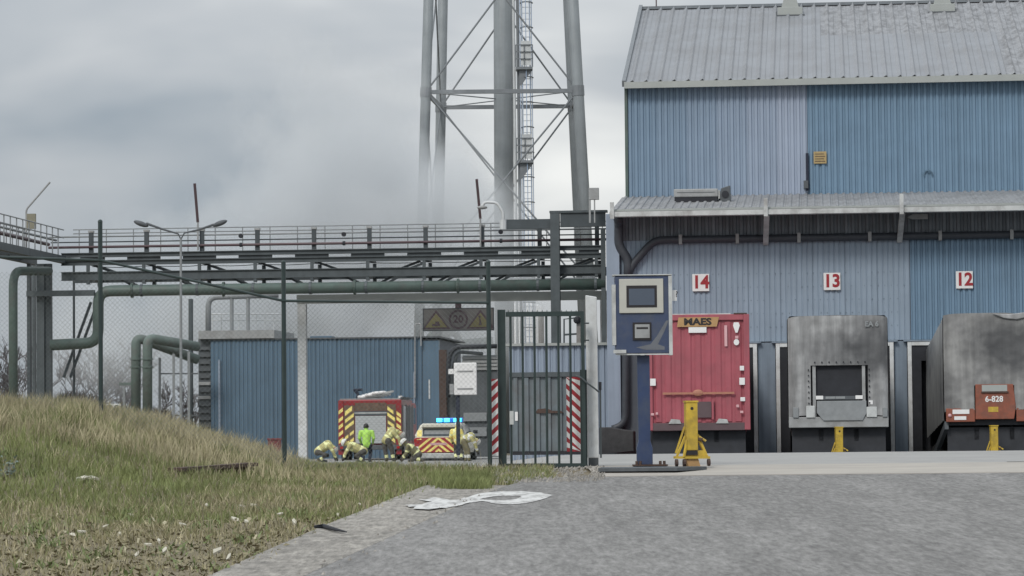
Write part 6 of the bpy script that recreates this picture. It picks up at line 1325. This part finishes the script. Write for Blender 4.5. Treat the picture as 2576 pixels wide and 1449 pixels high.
def grass_zone(x, y, px, py):
    field = (y < KL[-1].y) & off_road(x, y)
    lim = np.interp(y, [KL[-1].y, 40.5, 43.0, 44.8, 46.2, 49.0, 49.4, 51.5], [px_of(KL[-1])[0], 1190, 1228, 1330, 1478, 1482, 1250, 1000])
    back = (y >= KL[-1].y) & (y < 58) & (px < lim)
    far = (y >= 58) & (px < 640)
    return (field | back | far) & (px > -80) & (px < 1500)
# low ragged sward over the whole verge
x, y, z, px, py = scatter(420000, (-9.5, 0.6), (22, 62), lambda x, y, px, py: grass_zone(x, y, px, py))
c = clump(x, y, 1.3); nearf = np.clip((36 - y) / 10, 0, 1)
c2 = clump(x, y, 4.5, 21.0); bare = np.clip((clump(x, y, 0.9, 31.0) - 0.40) * 6, 0, 1) * np.clip((38 - y) / 6, 0, 1); keep = (rng.uniform(0, 1, len(x)) > 0.8 * bare) & (rng.uniform(0, 1, len(x)) < np.clip(0.2 + c * 1.0 - 0.22 * nearf, 0.06, 1) * np.clip(c2 * 2.4 - 0.45, 0.12, 1)); x, y, z, c, nearf, c2 = x[keep], y[keep], z[keep], c[keep], nearf[keep], c2[keep]
tone = 0.6 * clump(x, y, 0.5, 4.0) + 0.4 * clump(x, y, 2.1, 8.0) + rng.normal(0, 0.10, len(x)); mound = Gv(x, y) - np.interp(y, GY, GL)
h = rng.uniform(0.05, 0.17, len(x)) * (0.35 + 0.6 * c + 0.8 * c2) * (1 + 1.1 * np.clip(mound, 0, 1)) * (1 - 0.45 * nearf)
gsel = tone + 0.14 * ((mound > 0.05) & (y < 46)) - 0.30 * nearf > 0.50; dsel = (~gsel) & (rng.uniform(0, 1, len(x)) < 0.42)
for nm, mt, k, lb in (('green_grass', m_grassg, gsel, 'short green grass on the verge and mound'), ('dry_grass', m_grassd, dsel, 'dry straw-coloured grass on the verge and mound'), ('olive_grass', m_grasso, ~(gsel | dsel), 'olive grass on the verge and mound')):
    blades(nm, mt, x[k], y[k], z[k], h[k], rng.uniform(.006, .014, k.sum()), 0.7, lb)
# tall pale grass along the crest of the mound and loose tall stalks in the verge
x, y, z, px, py = scatter(60000, (-9.5, -2.6), (44, 56), lambda x, y, px, py: (px > -80) & (px < 760))
mound = z - np.interp(y, GY, GL); c = clump(x, y, 1.6, 9.0); k = rng.uniform(0, 1, len(x)) < np.clip((mound + 0.15) * 0.9, 0.0, 1) * np.clip(c * 2.2 - 0.65, 0, 1)
blades('tall_grass', m_grassd, x[k], y[k], z[k], rng.uniform(.15, .42, k.sum()) * (0.55 + 0.9 * c[k]), rng.uniform(.006, .013, k.sum()), 0.55, 'tall pale seeding grass along the top of the mound')
x, y, z, px, py = scatter(26000, (-9, 0.6), (24, 50), lambda x, y, px, py: grass_zone(x, y, px, py)); c = clump(x, y, 0.8, 2.0); k = rng.uniform(0, 1, len(x)) < np.clip(c * 1.6 - 0.75, 0, 1) * 0.55
blades('dead_stalks', m_stalk, x[k], y[k], z[k], rng.uniform(.15, .42, k.sum()), rng.uniform(.005, .010, k.sum()), 0.35, 'thin dead stalks standing in the verge')
# rough vegetation behind the fence towards the pipes
x, y, z, px, py = scatter(70000, (-16, -2), (56, 98), lambda x, y, px, py: (px > -80) & (px < np.interp(y, [56, 75, 100], [700, 600, 520])))
blades('rough_grass', m_grasso, x, y, z, rng.uniform(.1, .35, len(x)), rng.uniform(.015, .03, len(x)), 0.6, 'rough olive grass behind the fence')
# broad-leaved weeds in patches
x, y, z, px, py = scatter(90000, (-9.5, 0.4), (24, 52), lambda x, y, px, py: grass_zone(x, y, px, py)); c = clump(x, y, 1.7, 14.0); k = rng.uniform(0, 1, len(x)) < np.clip(c * 3 - 1.75, 0, 1)
blades('weeds', M('weed_leaf', (0.15, 0.195, 0.075), 0.7, 0.35, 3), x[k], y[k], z[k], rng.uniform(.05, .17, k.sum()), rng.uniform(.016, .032, k.sum()), 1.0, 'broad-leaved green weeds in patches over the verge')
# tuft at the kerb end
x, y, z, px, py = scatter(60000, (-2.5, 0.4), (38.5, 45.5), lambda x, y, px, py: (px > 1085) & (px < 1238) & (py > 1180) & (py < 1234)); k = rng.uniform(0, 1, len(x)) < np.exp(-((px - 1170) / 55) ** 2)
blades('grass_tuft', m_grassg, x[k], y[k], z[k], rng.uniform(.08, .26, k.sum()), rng.uniform(.007, .013, k.sum()), 0.6, 'lush green tuft where the kerb ends')
# fallen leaves and clods in the foreground
def leaves(n, name, mat, zr, srng, label):
    x, y, z, px, py = scatter(n, (-5.6, -0.3), (22, 36.5), lambda x, y, px, py: (y < KL[-1].y) & off_road(x, y) & (px > -60)); c = clump(x, y, 1.0, 6.0); k = rng.uniform(0, 1, len(x)) < np.clip(1.3 - (y - 27) / 9, .05, 1) * np.clip(c * 1.5, 0.1, 1); x, y, z = x[k], y[k], z[k]; m = len(x)
    s = rng.uniform(*srng, m); a = rng.uniform(0, 6.3, m); v = np.zeros((m, 4, 3)); tl = rng.uniform(-.3, .3, (m, 2))
    for i, (ux, uy) in enumerate(((-1, 0), (0, -.5), (1, .1), (.1, .55))):
        lx_, ly_ = ux * s, uy * s; v[:, i, 0] = x + lx_ * np.cos(a) - ly_ * np.sin(a); v[:, i, 1] = y + lx_ * np.sin(a) + ly_ * np.cos(a); v[:, i, 2] = z + rng.uniform(*zr, m) + tl[:, 0] * lx_ + tl[:, 1] * ly_
    me = bpy.data.meshes.new(name); me.vertices.add(m * 4); me.vertices.foreach_set('co', v.reshape(-1).astype(np.float32)); me.loops.add(m * 4); me.loops.foreach_set('vertex_index', np.arange(m * 4, dtype=np.int32)); me.polygons.add(m); me.polygons.foreach_set('loop_start', (np.arange(m) * 4).astype(np.int32)); me.update(); me.validate()
    me.materials.append(mat); tag(put(name, me), label, kind='stuff')
leaves(7000, 'leaf_litter', m_debris, (0.01, 0.05), (.012, .045), 'brown fallen leaves strewn over the near verge')
leaves(140, 'pale_leaf_litter', M('pale_leaf', (0.40, 0.37, 0.26), 0.85, 0.3, 20), (0.03, 0.1), (.015, .04), 'pale curled leaves strewn over the near verge')
def stones(n, cond, xr, yr, srng, label, nm):
    x, y, z, px, py = scatter(n, xr, yr, cond); b = MB()
    for a_, b2, c2_ in zip(x, y, z):
        r0 = random.uniform(*srng); k = [random.uniform(.6, 1.2) for _ in range(6)]
        b.add([(a_ + r0 * k[0], b2, c2_ + .02), (a_, b2 + r0 * k[1], c2_ + .02), (a_ - r0 * k[2], b2, c2_ + .02), (a_, b2 - r0 * k[3], c2_ + .02), (a_ + r0 * .2, b2, c2_ + .025 + r0 * k[4])], [(0, 1, 4), (1, 2, 4), (2, 3, 4), (3, 0, 4)])
    tag(b.build(nm, m_kerb), label, kind='stuff')
stones(2600, lambda x, y, px, py: (np.abs(x - np.interp(y, ry_, rx_)) < 0.28 * rng.uniform(0, 1, len(x)) ** 2 + .02) & (px > 400), (-5, 2.5), (22, 45.5), (.008, .022), 'loose grit gathered along the edge of the road', 'grit')
stones(900, lambda x, y, px, py: (px > 1240) & (px < 1520), (-0.6, 2.0), (44, 49), (.015, .04), 'loose stones in front of the gate', 'loose_stones')
# silvery weed at the left edge
q = gp(18, 1205); bs = thing('silver_weed', 'silvery leafed weed at the left edge below the mound', 'plant', Matrix.Translation((q.x, q.y, G(q.x, q.y))))
sm_, lf = MB(), MB()
for k in range(26):
    a = random.uniform(0, 6.28); L = random.uniform(.1, .28); tip = Vector((math.cos(a) * L * .8, math.sin(a) * L * .6, random.uniform(.08, .28))); sm_.tube([(0, 0, 0), tip], [.006, .003], 4)
    for t in (0.4, 0.6, 0.8, 1.0):
        c_ = tip * t; d1 = Vector((random.uniform(-1, 1), random.uniform(-1, 1), random.uniform(-.3, .6))).normalized() * random.uniform(.03, .06); d2 = d1.orthogonal().normalized() * 0.015; lf.add([c_, c_ + d1 * .5 + d2, c_ + d1, c_ + d1 * .5 - d2], [(0, 1, 2, 3)])
sm_.build('stem', m_stalk, bs); lf.build('leaves', m_bush, bs)

# ================================================================== bare trees far left
def bare_tree(base, H, seed, label):
    rnd = random.Random(seed); r_ = thing('bare_tree', label, 'tree', Matrix.Translation(base), 'bare trees beyond the smoke'); tk_, br_ = MB(), MB()
    def grow(p, d, L, r, lev):
        pts = [p]; rs = [r]; n = 3
        for i in range(n):
            d = (d + Vector((rnd.uniform(-1, 1), rnd.uniform(-1, 1), rnd.uniform(-.4, .7))) * 0.16).normalized(); p = p + d * (L / n); pts.append(p); rs.append(max(0.017, r * (1 - 0.3 * (i + 1) / n)))
        (tk_ if lev == 0 else br_).tube(pts, rs, 6 if lev < 2 else 3, caps=False)
        if lev >= 5: return
        for k in range(3 if lev < 4 else 4):
            t = rnd.uniform(.35, 1); i0 = min(n - 1, int(t * n)); q_ = pts[i0].lerp(pts[i0 + 1], t * n - i0); nd = (d + Vector((rnd.uniform(-1, 1), rnd.uniform(-1, 1), rnd.uniform(-.3, .8))) * 0.85).normalized(); grow(q_, nd, L * rnd.uniform(.55, .8), rs[-1] * rnd.uniform(.5, .75), lev + 1)
    grow(Vector((0, 0, 0)), Vector((0, 0, 1)), H * 0.34, H * 0.02, 0); tk_.build('trunk', m_bark, r_); br_.build('crown', m_twig, r_)
for i, (x, D, ytop, lab) in enumerate(((8, 168, 690, 'bare tree at the left edge of the picture behind the green riser'), (60, 176, 720, 'bare tree between green riser and rack columns'), (165, 170, 740, 'bare tree seen right of the rack columns'), (215, 180, 770, 'bare tree left of the tall dark fence post'), (300, 172, 830, 'bare tree just right of the tall dark fence post'), (345, 182, 860, 'low bare tree behind the left pale green pipe'), (425, 168, 900, 'low bare tree behind the pipe trestle'), (470, 176, 880, 'bare tree next to the blue building end bay'), (-25, 172, 740, 'bare tree cut by the left picture edge'))):
    p = P(x, 1075, D); bare_tree(Vector((p.x, D, 0.35)), P(x, ytop, D).z - 0.2, 20 + i, lab)
# low brown scrub below the trees
n = 42000; x = rng.uniform(-24, -14.6, n); y = rng.uniform(131, 137, n); hh_ = 1.9 + 0.9 * np.sin(x * 1.1) * np.sin(x * 0.47 + 1); 
blades('scrub', m_shrub, x, y, np.full(n, 0.35) + rng.uniform(0, 1, n) * np.maximum(hh_, .4), rng.uniform(.3, .9, n), rng.uniform(.02, .05, n), 1.0, 'low brown scrub along the foot of the bare trees')

# ================================================================== smoke drifting in front of the tower legs
sm0, sm1 = P(-260, 1100, 150), P(1430, 40, 150)
sb = MB().box(sm0.x, sm1.x, 139.5, 152.5, 0.5, sm1.z + 0.5)
so = sb.build('smoke', None or m_white); so.data.materials.clear(); tag(so, 'grey smoke drifting from behind the blue building across the tower legs', kind='stuff')
ms = bpy.data.materials.new('smoke'); ms.use_nodes = True; nt = ms.node_tree; nt.nodes.clear(); N = nt.nodes.new; Lk = nt.links.new
out = N('ShaderNodeOutputMaterial'); pv_ = N('ShaderNodeVolumePrincipled'); pv_.inputs['Color'].default_value = (0.80, 0.825, 0.85, 1); pv_.inputs['Anisotropy'].default_value = 0.0
geo = N('ShaderNodeTexCoord'); lob = None
oc = so.location
def vnode(op, a, b):
    m = N('ShaderNodeMath'); m.operation = op
    for i, v in enumerate((a, b)):
        if isinstance(v, (int, float)): m.inputs[i].default_value = v
        else: Lk(v, m.inputs[i])
    return m.outputs[0]
def vclamp(a):
    m = N('ShaderNodeClamp'); Lk(a, m.inputs[0]); return m.outputs[0]
nz = N('ShaderNodeTexNoise'); nz.inputs['Scale'].default_value = 0.30; nz.inputs['Detail'].default_value = 4; nz.inputs['Roughness'].default_value = 0.55; Lk(geo.outputs['Object'], nz.inputs['Vector'])
wob = vnode('MULTIPLY', vnode('SUBTRACT', nz.outputs['Fac'], 0.5), 2.1)
tot = None
for (x, y), (rx, rz_), k in (((880, 560), (6.2, 7.6), 1.0), ((1060, 620), (4.2, 6.4), 0.9), ((620, 760), (7.0, 5.0), 0.7), ((1200, 720), (3.4, 5.2), 0.55), ((780, 815), (4.2, 1.9), 1.1), ((560, 800), (3.0, 1.6), 0.7), ((330, 840), (5.5, 3.4), 0.30)):
    c_ = P(x, y, 146); mpn = N('ShaderNodeMapping'); mpn.vector_type = 'POINT'
    lx_, ly_, lz_ = c_.x - oc.x, c_.y - oc.y, c_.z - oc.z
    mpn.inputs['Location'].default_value = (-lx_ / rx, -ly_ / 6.5, -lz_ / rz_); mpn.inputs['Scale'].default_value = (1 / rx, 1 / 6.5, 1 / rz_); Lk(geo.outputs['Object'], mpn.inputs[0])
    ln_ = N('ShaderNodeVectorMath'); ln_.operation = 'LENGTH'; Lk(mpn.outputs[0], ln_.inputs[0])
    f_ = vnode('MULTIPLY', vclamp(vnode('ADD', vnode('SUBTRACT', 1.0, ln_.outputs['Value']), wob)), k); tot = f_ if tot is None else vnode('MAXIMUM', tot, f_)
dens = vnode('MULTIPLY', tot, 0.55); Lk(dens, pv_.inputs['Density']); Lk(pv_.outputs[0], out.inputs['Volume']); so.data.materials.append(ms)
